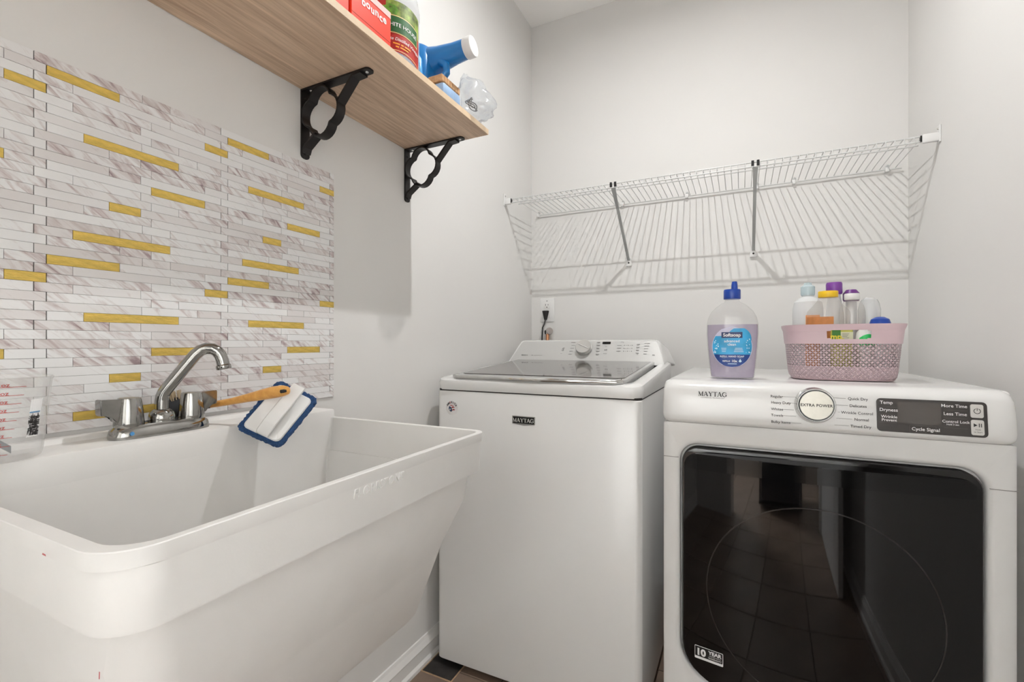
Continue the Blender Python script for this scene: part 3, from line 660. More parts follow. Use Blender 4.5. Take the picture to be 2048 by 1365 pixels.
for fz0, fz1, nm in ((.55, .93, 'power_button'), (.06, .49, 'start_button')):
    a, z0 = pp(.855, fz0); b_, z1 = pp(.965, fz1)
    bt = obj(nm, prism(bmesh.new(), rrect(a, b_, z0, z1, .0035, 3), lambda x, z: ff(0, z, .0012)(x, 0), lambda x, z: ff(0, z, .0032)(x, 0)), mat('silver_button', (208, 206, 202), .35, .2), dp, smooth=False)
    bm = bmesh.new(); c = ((a+b_)/2, (z0+z1)/2); G = lambda x, z: ff(0, c[1]+z, .0040)(c[0]+x, 0)
    if nm == 'power_button':
        for i in range(12):
            t0, t1 = PI*.64+i*PI*1.72/12, PI*.64+(i+1)*PI*1.72/12
            stroke(bm, G, (.0052*math.cos(t0), .0052*math.sin(t0)), (.0052*math.cos(t1), .0052*math.sin(t1)), .0012)
        stroke(bm, G, (0, .001), (0, .0062), .0012)
    else:
        add_poly(bm, [(-.0065, .001), (-.0065, .0085), (-.0005, .0047)], G); stroke(bm, G, (.0022, .001), (.0022, .0085), .0014); stroke(bm, G, (.0055, .001), (.0055, .0085), .0014)
        letters('Hold', .0042, bt, print_k, ff(c[0], c[1]-.0055, .0040)); letters('to Start', .0042, bt, print_k, ff(c[0], c[1]-.0105, .0040))
    obj('symbol', bm, print_k, bt, smooth=False)
# ================================================================== SINK
sk = thing('laundry_sink', 'white plastic laundry tub sink fixed to the left wall', 'sink', (-.73, .516, .54))
RZ = .935
def rr(x0, x1, y0, y1, r, z, n=8): return [(a, b, z) for a, b in rrect(x0, x1, y0, y1, (.006, r, r*.5, .006), n)]
WB = XL+.003
loops = [rr(WB+.02, -.615, .255, .780, .045, .540), rr(WB+.006, -.602, .243, .792, .05, .556), rr(WB, -.491, .217, .815, .05, .8535), rr(WB, -.490, .216, .816, .05, .8570),
         rr(WB, -.4745, .2015, .8305, .046, .8575), rr(WB, -.4735, .2005, .8315, .046, .861), rr(WB, -.4715, .2020, .8300, .046, .9165), rr(WB, -.4712, .1962, .8358, .046, .9178),
         rr(WB, -.4700, .1955, .8365, .046, .9340), rr(WB, -.4708, .1963, .8357, .046, RZ), rr(WB+.02, -.4795, .2110, .8265, .040, RZ), rr(-.8965, -.4805, .2120, .8255, .038, RZ-.0012),
         rr(-.8980, -.5000, .2250, .8130, .045, .80), rr(-.905, -.600, .262, .775, .055, .585), rr(-.895, -.625, .285, .750, .05, .562)]
bm = bmesh.new(); loft(bm, loops, True, True); obj('tub', bm, tubm, sk, angle=28)
# faucet deck at the back, with the raised lip against the wall
prf = [(WB, .905), (-.8970, .905), (-.8962, .915), (-.8960, .946), (-.8975, .9515), (-.901, .9530), (-.970, .9530), (-.974, .9545), (-.977, .9600), (-.981, .9625), (WB, .9625)]
obj('faucet_deck', prism(bmesh.new(), prf, lambda a, b: (a, .1985, b), lambda a, b: (a, .8335, b)), tubm, sk, angle=30)
obj('drain_pipe', tube(bmesh.new(), [(-.76, .52, .558), (-.76, .52, .40), (-.78, .52, .36), (-.82, .52, .36), (-.84, .52, .40), (-.87, .52, .43), (-.985, .52, .43)], .02, 14), white_p, sk)
obj('drain', lathe(bmesh.new(), [(.038, .562), (.040, .565), (.030, .566), (.026, .5635), (.002, .5632)], (-.76, .52, 0), 24), chrome, sk)
fp_ = lambda x, y, z: (-.4713+z+.0002, .5225+x, .918+y)
bm = text_bm('FLORESTONE', .0155, shear=.25, spacing=1.15, ext=.0007); obj('embossed_lettering', mapped(bm, lambda x, y, z: (-.4708+z*1.0, .5225+x, .9035+y*1.15)), tubm, sk, smooth=False)
bm = bmesh.new()
for u, v, s in ((101, 1106, .004), (197, 1353, .0035)):
    p = onY(u, v, .198 if v < 1200 else .205); add_poly(bm, [(-s, -.0007), (s, -.001), (s*.8, .0008), (-s*.7, .001)] if v < 1200 else [(-.001, -s), (.001, -s*.8), (.0014, s), (-.0004, s)], lambda a, b, p=p: (p.x+a, p.y-.0045 if v < 1200 else p.y+.0005, p.z+b))
obj('red_mark', bm, mat('red_paint', (176, 82, 88), .5), sk, smooth=False)
# ------------------------------------------------------------------ faucet
shop_chrome = chrome; chrome = mat('dark_reflection_chrome', (158, 157, 154), .08, 1., var=.12, vscale=45)  # faucet chrome: colour darkened to stand in for reflections of dark surroundings
fa = thing('sink_faucet', 'chrome two handle faucet on the sink deck', 'faucet', (-.945, .478, .953))
fx, fyc, fz = -.943, .478, .953
def stad(hl, hw, z, bump=0): 
    pts = []
    for i in range(40):
        t = 2*PI*i/40; c, s_ = math.cos(t), math.sin(t)
        y = hl*math.copysign(abs(s_)**.55, s_); x = hw*math.copysign(abs(c)**.75, c)
        pts.append((fx+x, fyc+y, z+bump*math.cos(y/hl*PI/2)))
    return pts
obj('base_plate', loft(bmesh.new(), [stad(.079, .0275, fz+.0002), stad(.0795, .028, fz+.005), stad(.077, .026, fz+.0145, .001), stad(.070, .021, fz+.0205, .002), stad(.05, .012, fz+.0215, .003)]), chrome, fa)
obj('index_button', lathe(bmesh.new(), [(.0035, 0), (.003, .001)], (fx+.0265, fyc-.058, fz+.010), 10, axis=(1, 0, .15)), mat('blue_dot', (70, 130, 180), .3), fa)
for sg in (-1, 1):
    yc = fyc+sg*.0508
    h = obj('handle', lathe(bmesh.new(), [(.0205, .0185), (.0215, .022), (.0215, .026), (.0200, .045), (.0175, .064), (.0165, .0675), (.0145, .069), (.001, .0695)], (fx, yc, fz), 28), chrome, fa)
    out = [(.008, .0675), (.042, .0690), (.0435, .0675), (.0430, .0440), (.0415, .0420), (.0330, .0425), (.0260, .0380), (.0215, .0290), (.010, .028)]
    bm = prism(bmesh.new(), out, lambda a, b: (fx-.0095, yc+sg*a, fz+b), lambda a, b: (fx+.0095, yc+sg*a, fz+b))
    bmesh.ops.bevel(bm, geom=list(bm.edges), offset=.0012, segments=2, affect='EDGES')
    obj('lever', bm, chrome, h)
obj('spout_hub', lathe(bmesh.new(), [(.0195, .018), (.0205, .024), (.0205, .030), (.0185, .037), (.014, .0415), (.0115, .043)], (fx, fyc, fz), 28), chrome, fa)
sd = Vector((math.cos(math.radians(48)), math.sin(math.radians(48)), 0))
def sp(r, z): return Vector((fx, fyc, fz))+sd*r+Vector((0, 0, z))
path = [sp(0, .04), sp(0, .058), sp(.001, .066), sp(.004, .074), sp(.010, .083), sp(.046, .1335)]
cA = (.0605, .1335-.0105)
path += [sp(.052, .1415), sp(.060, .1490), sp(.069, .1525), sp(.079, .1515), sp(.0865, .1465), sp(.0915, .1390), sp(.0945, .1300), sp(.0965, .1190)]
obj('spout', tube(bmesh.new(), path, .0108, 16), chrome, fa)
dv = (path[-1]-path[-2]).normalized()
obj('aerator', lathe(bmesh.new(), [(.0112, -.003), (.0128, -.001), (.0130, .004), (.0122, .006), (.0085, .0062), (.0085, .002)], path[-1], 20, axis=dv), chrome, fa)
chrome = shop_chrome
# ------------------------------------------------------------------ dish brush behind the faucet
db = thing('dish_brush', 'dish brush with round wooden handle and black head behind the faucet', 'brush', (-.965, .56, .954))
a, b_ = Vector((-.9715, .577, .9890)), onX(578, 781, -.795)
d = (b_-a); pts = [a+d*t for t in (0, .12, .3, .5, .68, .82, .93, .985, 1.0)]
for i, k in enumerate((0, -.0005, -.001, 0, .001, .0015, .001, 0, 0)): pts[i] = pts[i]+Vector((0, 0, k))
obj('handle', tube(bmesh.new(), pts, [.0062, .0064, .0068, .0085, .0108, .0118, .0110, .0078, .002], 14), wood_mat('honey_wood', (196, 136, 62), (222, 168, 92), (60, 8, 60), .35), db)
hp = a+d*.93
obj('hang_hole', tube(bmesh.new(), [hp+Vector((.0085, -.012, .001)), hp+Vector((.0100, -.002, .0015))], .0035, 8), darkgap, db)
bm = lathe(bmesh.new(), [(.006, .003), (.020, .004), (.0235, .007), (.0225, .012), (.010, .016), (.001, .017)], (-.992, .521, .9865), 20, axis=(1, 0, .1)); obj('head', bm, mat('black_rubber', (46, 48, 52), .55), db)
bm = bmesh.new()
for i in range(40):
    t, r_ = random.uniform(0, 2*PI), .017*math.sqrt(random.random()); ax = Vector((0, -.25, .95)).normalized(); e1 = Vector((1, 0, 0)); e2 = ax.cross(e1)
    p = Vector((-.984, .516, 1.004))+e1*r_*.35*math.cos(t)+e2*r_*math.sin(t); tube(bm, [p, p+ax*.016+e2*r_*.2*math.sin(t)], .0009, 4)
s_ = obj('bristles', bm, mat('tan_bristle', (200, 180, 150), .7), db); s_['kind'] = 'stuff'
obj('ferrule', tube(bmesh.new(), [Vector((-.981, .535, .988)), a+d*.02], [.009, .0068], 12), blackp, db)
# ------------------------------------------------------------------ blue scrubber leaning on the basin edge
scb = thing('scrubber', 'blue scouring pad with white plastic grip leaning in the back corner of the sink', 'scrubber', (-.89, .675, .93))
C0 = onX(557, 826, -.838); R_ = Vector((CC, SS, 0)); FW = Vector((-SS, CC, 0)); U_ = Vector((0, 0, 1)); k = C0.y*CC-C0.x*SS; k /= F
e1 = (R_*80-U_*43)*k+FW*12*k; e2 = (R_*60+U_*88)*k+FW*58*k; e2 = e2-e1*(e2.dot(e1)/e1.length_squared)*.3
h1, h2 = e1.length/2, e2.length/2; E1, E2 = e1.normalized(), e2.normalized(); NN = E1.cross(E2).normalized()
if NN.dot(FW) > 0: NN = -NN
def sfr(a, b, c): return C0+E1*a+E2*b+NN*c
bm = bmesh.new()
n1, n2 = 26, 34
def padloop(inset, c, jit=0):
    return [sfr(p[0]+random.uniform(-jit, jit), p[1]+random.uniform(-jit, jit), c+random.uniform(-jit, jit)) for p in rrect(-h1+inset, h1-inset, -h2+inset, h2-inset, .012, 6)]
def dense(lp, m=3): 
    out = []
    for i, p in enumerate(lp):
        q = lp[(i+1) % len(lp)]; mm = max(1, int((q-p).length/.004))
        out += [p+(q-p)*t/mm for t in range(mm)]
    return out
base_lp = dense(padloop(0, 0)); 
def jl(s, c, j): return [C0+(p-C0)*s+NN*c+Vector((random.uniform(-j, j), random.uniform(-j, j), random.uniform(-j, j))) for p in base_lp]
loft(bm, [jl(.93, -.016, .0008), jl(.985, -.015, .0012), jl(1.0, -.010, .0014), jl(.995, -.005, .0014), jl(.94, -.002, .001)])
obj('scouring_pad', bm, mat('blue_scouring_fibre', (38, 72, 116), .9, var=.35, vscale=400, bump=1., bscale=500), scb)
bm = bmesh.new(); loft(bm, [[sfr(p[0], p[1], c) for p in rrect(-h1+i, h1-i, -h2+i, h2-i, .010, 5)] for c, i in ((-.004, .0085), (.001, .0085), (.0035, .0105))]); obj('back_plate', bm, white_p, scb)
bm = bmesh.new(); wd = .013
prf = [(-h2*.86, .003), (-h2*.80, .010), (-h2*.45, .020), (0, .0235), (h2*.5, .0245), (h2*1.0, .026)]
loft(bm, [[sfr(-wd+.004, y, c-.004), sfr(wd+.004, y, c-.004), sfr(wd+.004, y, c+.003), sfr(-wd+.004, y, c+.003)] for y, c in prf]); bmesh.ops.bevel(bm, geom=[e for e in bm.edges], offset=.0015, segments=1, affect='EDGES'); obj('grip', bm, white_p, scb)
obj('grip_post', loft(bmesh.new(), [[sfr(-.006, y, c), sfr(.014, y, c), sfr(.014, y+h2*.3, c), sfr(-.006, y+h2*.3, c)] for y, c in ((h2*.25, .002), (h2*.35, .0215))]), white_p, scb)
# ------------------------------------------------------------------ measuring jug
JC = Vector((-.928, .2625, .9532))
jg = thing('measuring_jug', 'clear plastic measuring jug with red ounce marks on the sink deck', 'measuring jug', JC)
def jr(z): return .047+(z-.0)*.0965
clr = clear_mat('clear_plastic', (252, 252, 252), (246, 246, 245), .13, .05)
bm = bmesh.new(); lathe(bm, [(.001, .002), (.040, .0005), (.046, .003), (jr(.01), .010), (jr(.06), .06), (jr(.110), .110), (jr(.110)+.002, .1135), (jr(.110)+.0005, .1155), (jr(.110)-.0015, .113), (jr(.06)-.002, .06), (jr(.01)-.002, .010), (.001, .005)], JC, 48, cap=False)
obj('jug_body', bm, clr, jg)
ja = math.atan2(-JC.y-.0, -JC.x)    # towards the camera
def jmap(s0, z0, inn=.0008): return lambda x, y, z=0: JC+Vector((math.cos(ja+(s0+x)/.05)*(jr(z0+y)+inn), math.sin(ja+(s0+x)/.05)*(jr(z0+y)+inn), z0+y))
for i, oz in enumerate((4, 8, 12, 16, 20, 24, 28, 32, 36)):
    z = .0125+i*.0113
    letters('%d oz' % oz, .0072, jg, print_r, jmap(-.001+.0006*i, z+.001), bold=.01)
    bm = bmesh.new(); x0, x1 = -.012+.0006*i, .012+.0018*i
    for q in range(6): add_poly(bm, [(x0+(x1-x0)*q/6, 0), (x0+(x1-x0)*(q+1)/6, 0), (x0+(x1-x0)*(q+1)/6, .0006), (x0+(x1-x0)*q/6, .0006)], jmap(0, z))
    obj('scale_line', bm, print_r, jg, smooth=False)
bm = bmesh.new()
for q in range(6):
    a0, a1 = .030+q*.0025, .030+(q+1)*.0025; add_poly(bm, [(a0, .032), (a1, .033), (a1+.0025, .085), (a0+.0025, .084)], jmap(0, 0, .001))
sl = obj('price_label', bm, print_w, jg)
bm = bmesh.new()
for q in range(150):
    y = .034+random.random()*.027; x = .0305+random.random()*.013; a0 = random.choice(((.0007, .006), (.004, .0007), (.006, .0009)))
    add_poly(bm, [(x, y), (min(x+a0[0], .0455), y), (min(x+a0[0], .0455), min(y+a0[1], .065)), (x, min(y+a0[1], .065))], jmap(0, 0, .0014))
obj('label_print', bm, print_k, sl, smooth=False)
bm = bmesh.new(); 
for q in range(5): add_poly(bm, [(.0315+q*.0026, .0655), (.0341+q*.0026, .0657), (.0341+q*.0026, .0675), (.0315+q*.0026, .0672)], jmap(0, 0, .0015))
obj('label_band', bm, mat('label_blue', (96, 148, 190), .5), sl, smooth=False)
bm = bmesh.new(); pts = [JC+Vector((math.cos(ja+s_/.05)*.044, math.sin(ja+s_/.05)*.044, z)) for s_, z in ((-.036, .050), (-.022, .043), (-.008, .033), (.006, .027), (.017, .018))]
loft(bm, [[p+Vector((0, 0, .005)), p+Vector((.0015, 0, .005)), p+Vector((.0015, 0, -.005)), p+Vector((0, 0, -.005))] for p in pts])
o = obj('felt_strip', bm, mat('grey_felt', (112, 118, 124), .9, var=.1, bump=.5, bscale=300), smooth=False, base=JC+Vector((0, 0, .006))); tag(o, 'grey felt strip lying inside the clear measuring jug', 'strip')
# ================================================================== THINGS ON THE DRYER
ZD = DZT+.0016
# soap bottle
sb = thing('soap_bottle', 'big clear bottle of lilac hand soap with blue cap on the dryer', 'soap bottle', (-.0225, 1.452, ZD))
SX, SY = -.0225, 1.452
prof_b = [(0, .052, .034), (.004, .056, .037), (.02, .058, .038), (.05, .061, .039), (.09, .0645, .040), (.125, .0665, .040), (.15, .066, .040), (.170, .062, .038), (.186, .054, .035), (.200, .041, .029), (.209, .029, .023), (.214, .0195, .0195), (.219, .0185, .0185), (.232, .0185, .0185)]
def ell(cx, cy_, a, b, z, n=48, p=.8): return [(cx+a*math.copysign(abs(math.cos(2*PI*i/n))**p, math.cos(2*PI*i/n)), cy_+b*math.copysign(abs(math.sin(2*PI*i/n))**p, math.sin(2*PI*i/n)), z) for i in range(n)]
obj('bottle_shell', loft(bmesh.new(), [ell(SX, SY, a, b, ZD+z) for z, a, b in prof_b], True, False), clear_mat('bottle_plastic', (250, 250, 250), (230, 232, 230), .05, .07, .03), sb)
def liquid_mat():
    m = bpy.data.materials.new('lilac_soap'); m.use_nodes = True; nt = m.node_tree; b = nt.nodes['Principled BSDF']; b.inputs['Roughness'].default_value = .15
    n = nt.nodes.new('ShaderNodeTexNoise'); n.inputs['Scale'].default_value = 6; r = nt.nodes.new('ShaderNodeValToRGB')
    r.color_ramp.elements[0].color = (*lin((196, 186, 206)), 1); r.color_ramp.elements[1].color = (*lin((216, 208, 222)), 1)
    nt.links.new(n.outputs['Fac'], r.inputs[0]); nt.links.new(r.outputs[0], b.inputs['Base Color'])
    tr = nt.nodes.new('ShaderNodeBsdfTransparent'); tr.inputs[0].default_value = (*lin((224, 216, 232)), 1)
    mx = nt.nodes.new('ShaderNodeMixShader'); mx.inputs[0].default_value = .55
    nt.links.new(tr.outputs[0], mx.inputs[1]); nt.links.new(b.outputs[0], mx.inputs[2]); nt.links.new(mx.outputs[0], nt.nodes['Material Output'].inputs[0]); return m
lq = [(z, a-.0022, b-.0022) for z, a, b in prof_b if z < .15]+[(.150, .0638, .0378)]
obj('liquid_soap', loft(bmesh.new(), [ell(SX, SY, a, b, ZD+max(z, .003)) for z, a, b in lq]), liquid_mat(), sb)
cap_b = mat('royal_blue_cap', (22, 66, 158), .3)
cp = obj('cap', lathe(bmesh.new(), [(.0215, .222), (.022, .224), (.022, .246), (.021, .249), (.009, .249)], (SX, SY, ZD), 28), cap_b, sb)
obj('nozzle', lathe(bmesh.new(), [(.0085, .247), (.0080, .262), (.0070, .268), (.0065, .271), (.003, .272)], (SX+.006, SY, ZD), 16), cap_b, cp)
def bfront(x, z):
    import bisect
    zz = [q[0] for q in prof_b]; i = max(0, min(len(zz)-2, bisect.bisect(zz, z)-1)); t = (z-zz[i])/(zz[i+1]-zz[i])
    a = prof_b[i][1]*(1-t)+prof_b[i+1][1]*t; b = prof_b[i][2]*(1-t)+prof_b[i+1][2]*t
    c = min(.98, abs(x)/a); return SY-b*(1-c**(2/.8))**(.8/2)
def bmap(e): return lambda x, z, q=0: (SX+x, bfront(x, z)-e, ZD+z)
def disc(cx, cz, ax, az, f, n=28, rings=5, z0=None, z1=None):
    bm = bmesh.new(); N = 14
    zlo, zhi = (cz-az if z0 is None else z0), (cz+az if z1 is None else z1)
    rows_ = []
    for i in range(N+1):
        z = zlo+(zhi-zlo)*i/N; hw_ = ax*math.sqrt(max(1e-5, 1-((z-cz)/az)**2))
        rows_.append([bm.verts.new(f(cx-hw_+2*hw_*j/12, z)) for j in range(13)])
    for a, b in zip(rows_, rows_[1:]):
        for j in range(12): bm.faces.new((a[j], a[j+1], b[j+1], b[j]))
    return bm
lz = .088
lb = obj('label', disc(0, lz, .0505, .057, bmap(.0008)), mat('pale_lilac_label', (198, 196, 216), .4), sb)
obj('label_cyan', disc(0, lz, .0490, .0555, bmap(.0014), z0=lz-.0555, z1=lz+.030), mat('cyan_label', (52, 158, 208), .4, var=.2, vscale=30), lb)
obj('label_cyan', disc(.018, lz+.022, .030, .0315, bmap(.0013), z1=lz+.0505), MATS['cyan_label'], lb)
obj('label_navy', disc(0, lz, .0491, .0556, bmap(.0019), z0=lz-.0556, z1=lz-.021), mat('navy_label', (24, 62, 132), .4), lb)
bm = bmesh.new()
for j in range(8): add_poly(bm, [(-.026+j*.0065, lz+.0245), (-.026+(j+1)*.0065, lz+.0245), (-.026+(j+1)*.0065, lz+.0405), (-.026+j*.0065, lz+.0405)], bmap(.0022))
obj('brand_block', bm, mat('deep_navy', (22, 44, 96), .4), lb)
def bl(s, size, x, z, m=print_w, **k): letters(s, size, lb, m, lambda a, b, c=0: Vector(bmap(.0030)(x+a, z+b)), **k)
bl('Softsoap', .0128, 0, lz+.0285, bold=.025); bl('advanced', .0105, 0, lz+.0125, bold=.01); bl('clean', .0105, 0, lz+.0035, bold=.01)
bl('REFILL HAND SOAP', .0066, 0, lz-.0285, bold=.02, spacing=1.05); bl('REFILLS', .0058, -.014, lz-.041, bold=.02); bl('10x', .0095, .006, lz-.042, bold=.02)
bm = bmesh.new()
for x, z, wd in [(-.020, lz-.004-q*.0033, .013-.001*q) for q in range(4)]+[(.017, lz-.004-q*.0033, .018+.002*q) for q in range(4)]: add_poly(bm, [(x-wd/2, z), (x+wd/2, z), (x+wd/2, z+.0013), (x-wd/2, z+.0013)], bmap(.0028))
add_poly(bm, [(.0165, lz-.040), (.0205, lz-.0425), (.0245, lz-.040), (.0225, lz-.036), (.0205, lz-.0325), (.0185, lz-.036)], bmap(.0028))
add_poly(bm, [(-.024, lz-.0305), (.024, lz-.0305), (.024, lz-.0301), (-.024, lz-.0301)], bmap(.0028)); add_poly(bm, [(-.010, lz-.0475), (.012, lz-.0475), (.012, lz-.0458), (-.010, lz-.0458)], bmap(.0028))
obj('fine_print', bm, mat('pale_print', (200, 224, 240), .5), lb, smooth=False)
bm = bmesh.new()
for q in range(26):
    sd_ = random.choice((-1, 1)); x = sd_*random.uniform(.034, .045); z = lz+random.uniform(-.016, .022); r_ = random.uniform(.0007, .0019)
    if (x/.049)**2+((z-lz)/.055)**2 < .95: add_poly(bm, [(x+r_*math.cos(t*PI/3), z+r_*1.3*math.sin(t*PI/3)) for t in range(6)], bmap(.0024))
obj('water_drops', bm, mat('drop_white', (220, 240, 250), .3), lb, smooth=False)
# ------------------------------------------------------------------ pink basket
BX, BY = .2445, 1.560
bk = thing('pink_basket', 'dusty pink plastic basket with lattice sides on the dryer', 'basket', (BX, BY, ZD))
def basket_mat():
    m = bpy.data.materials.new('pink_lattice'); m.use_nodes = True; nt = m.node_tree; L = nt.links.new; b = nt.nodes['Principled BSDF']
    b.inputs['Base Color'].default_value = (*lin((206, 182, 188)), 1); b.inputs['Roughness'].default_value = .4
    uv = nt.nodes.new('ShaderNodeUVMap'); fr_ = nt.nodes.new('ShaderNodeVectorMath'); fr_.operation = 'FRACTION'; L(uv.outputs[0], fr_.inputs[0])
    sb_ = nt.nodes.new('ShaderNodeVectorMath'); sb_.operation = 'SUBTRACT'; sb_.inputs[1].default_value = (.5, .5, 0); L(fr_.outputs[0], sb_.inputs[0])
    ab = nt.nodes.new('ShaderNodeVectorMath'); ab.operation = 'ABSOLUTE'; L(sb_.outputs[0], ab.inputs[0])
    def dist(c):
        d = nt.nodes.new('ShaderNodeVectorMath'); d.operation = 'DISTANCE'; d.inputs[1].default_value = c; L(ab.outputs[0], d.inputs[0]); return d.outputs['Value']
    mx = nt.nodes.new('ShaderNodeMath'); mx.operation = 'MAXIMUM'; L(dist((.5, 0, 0)), mx.inputs[0]); L(dist((0, .5, 0)), mx.inputs[1])
    hole = nt.nodes.new('ShaderNodeMath'); hole.operation = 'LESS_THAN'; hole.inputs[1].default_value = .452; L(mx.outputs[0], hole.inputs[0])
    rg = nt.nodes.new('ShaderNodeMapRange'); rg.inputs[1].default_value = .44; rg.inputs[2].default_value = .53; L(mx.outputs[0], rg.inputs[0])
    bp = nt.nodes.new('ShaderNodeBump'); bp.inputs['Strength'].default_value = .9; bp.inputs['Distance'].default_value = .004; L(rg.outputs[0], bp.inputs['Height']); L(bp.outputs[0], b.inputs['Normal'])
    sx_ = nt.nodes.new('ShaderNodeSeparateXYZ'); L(uv.outputs[0], sx_.inputs[0])
    gt = nt.nodes.new('ShaderNodeMath'); gt.operation = 'GREATER_THAN'; gt.inputs[1].default_value = 3.; L(sx_.outputs[1], gt.inputs[0])
    ml = nt.nodes.new('ShaderNodeMath'); ml.operation = 'MULTIPLY'; L(hole.outputs[0], ml.inputs[0]); L(gt.outputs[0], ml.inputs[1])
    tr = nt.nodes.new('ShaderNodeBsdfTransparent'); ms_ = nt.nodes.new('ShaderNodeMixShader'); L(ml.outputs[0], ms_.inputs[0]); L(b.outputs[0], ms_.inputs[1]); L(tr.outputs[0], ms_.inputs[2])
    L(ms_.outputs[0], nt.nodes['Material Output'].inputs[0]); return m
pink = mat('pink_plastic', (206, 182, 188), .4, var=.01)
def bell(a, b, z, n=72): return ell(BX, BY, a, b, ZD+z, n, .55)
lev = [(.003, .115, .089), (.010, .1195, .0935), (.022, .1215, .0955), (.045, .1235, .0975), (.070, .126, .100), (.0965, .128, .102)]
bm = bmesh.new(); uvl = bm.loops.layers.uv.new('UVMap'); n = 72
rings = [[bm.verts.new(p) for p in bell(a, b, z)] for z, a, b in lev]
s_acc = [0]
for i in range(n):
    p, q = Vector(bell(*lev[4][1:], .07)[i]), Vector(bell(*lev[4][1:], .07)[(i+1) % n]); s_acc.append(s_acc[-1]+(q-p).length)
tot = s_acc[-1]; cells = round(tot/.0122)
for k in range(len(lev)-1):
    for i in range(n):
        f = bm.faces.new((rings[k][i], rings[k][(i+1) % n], rings[k+1][(i+1) % n], rings[k+1][i]))
        for lp_, (ss, zz) in zip(f.loops, ((s_acc[i], lev[k][0]), (s_acc[i+1], lev[k][0]), (s_acc[i+1], lev[k+1][0]), (s_acc[i], lev[k+1][0]))): lp_[uvl].uv = (ss/tot*cells, zz/.0122)
obj('lattice_side', bm, basket_mat(), bk)
obj('basket_floor', loft(bmesh.new(), [bell(.113, .087, .0005), bell(.116, .090, .003), bell(.114, .088, .005)]), pink, bk)
# solid upper band with a slot at the front: columns of quads, the slot left open
bm = bmesh.new(); N = 144
zs_ = [.0965, .1085, .111, .1295, .132, .1420, .1455, .1475]
def ba(z): return (.130+(z-.0965)*.10, .104+(z-.0965)*.10) if z < .142 else ((.1375, .1115) if z < .146 else (.1385, .1125))
R2 = [[bm.verts.new(p) for p in ell(BX, BY, *ba(z), ZD+z, N, .55)] for z in zs_]
for k in range(len(zs_)-1):
    for i in range(N):
        x = (R2[k][i].co.x+R2[k][(i+1) % N].co.x)/2-BX; front = R2[k][i].co.y < BY
        dx = abs(x-.004); 
        if k in (1, 2, 3) and dx < (.044 if k == 2 else .036) and abs(R2[k][i].co.y-BY) > .06: continue
        bm.faces.new((R2[k][i], R2[k][(i+1) % N], R2[k+1][(i+1) % N], R2[k+1][i]))
R3 = [bm.verts.new(p) for p in ell(BX, BY, .134, .108, ZD+.1475, N, .55)]
R4 = [bm.verts.new(p) for p in ell(BX, BY, .1325, .1065, ZD+.1420, N, .55)]
for i in range(N): bm.faces.new((R2[-1][i], R2[-1][(i+1) % N], R3[(i+1) % N], R3[i])); bm.faces.new((R3[i], R3[(i+1) % N], R4[(i+1) % N], R4[i]))
obj('upper_band', bm, pink, bk)
# ------------------------------------------------------------------ bottles in the basket
def bottle(name, label, c, prof, m, capm, capprof, tilt=(0, 0), seg=28, sx=1, sy=1, extra=None):
    c = Vector(c); t = thing(name, label, 'bottle', c); ax = Vector((tilt[0], tilt[1], 1)).normalized()
    obj('bottle_body', lathe(bmesh.new(), prof, c, seg, sx, sy, axis=ax if tilt != (0, 0) else None), m, t)
    obj('cap', lathe(bmesh.new(), capprof, c, seg, axis=ax if tilt != (0, 0) else None), capm, t)
    if extra: extra(t, c)
    return t
zb0 = ZD+.0055
milky = clear_mat('milky_plastic', (235, 238, 240), (236, 238, 238), .62, .06, .15)
clear2 = clear_mat('clear_bottle', (251, 250, 249), (238, 236, 230), .09, .07, .03)
pb = onY(1603, 640, 1.60)
def ex1(t, c):
    bm = bmesh.new(); f = lambda a, b: (c.x-.012+a, c.y-.0395, c.z+.135+b)
    add_poly(bm, [(-.006, .006), (0, .001), (.004, -.004), (-.001, 0)], f); add_poly(bm, [(.002, -.003), (.007, .001), (.006, -.005)], f); obj('teal_mark', bm, mat('teal_print', (60, 140, 160), .5), t, smooth=False)
bottle('milky_jug', 'milky white translucent jug standing at the left inside the pink basket', (.1755, 1.6060, zb0), [(0.0316, 0.0000), (0.0344, 0.0046), (0.0363, 0.0696), (0.0381, 0.1392), (0.0391, 0.1740), (0.0381, 0.1949), (0.0353, 0.2123), (0.0242, 0.2227), (0.0149, 0.2285), (0.0140, 0.2378)], milky,
       clear_mat('frosted_cap', (225, 238, 242), (214, 228, 232), .5, .06, .2), [(.017, 0.2320), (.018, 0.2366), (.018, 0.2575), (.011, 0.2622), (.009, 0.2691), (.001, 0.2703)], extra=ex1)
frost = clear_mat('frosted_plastic', (244, 245, 246), (236, 237, 237), .3, .05, .15)
bottle('white_tall_bottle', 'large white translucent bottle behind the white capped bottle in the basket', (.3225, 1.612, zb0), [(.024, 0.0000), (.026, 0.0113), (.026, 0.1579), (.026, 0.1861), (.022, 0.2053), (.018, 0.2143)], frost, frost, [(.018, 0.2121), (.010, 0.2200), (.001, 0.2211)])
bottle('purple_cap_bottle', 'bottle with a tilted bright purple flip cap at the back of the basket', (.2465, 1.626, zb0+.0015), [(.018, 0.0000), (.022, 0.0116), (.022, 0.1740), (.016, 0.2204), (.014, 0.2378)], milky, mat('purple_cap', (120, 62, 150), .3), [(.018, 0.2320), (.020, 0.2355), (.020, 0.2622), (.018, 0.2668), (.001, 0.2680)], tilt=(-.02, -.03))
bottle('dark_purple_cap_bottle', 'bottle with a darker purple cap beside the tilted purple cap', (.284, 1.631, zb0), [(.012, 0.0000), (.0135, 0.0115), (.0135, 0.1717), (.013, 0.2061), (.012, 0.2233)], milky, mat('dark_purple_cap', (92, 34, 112), .3), [(.018, 0.2130), (.020, 0.2175), (.020, 0.2359), (.012, 0.2462), (.001, 0.2473)])
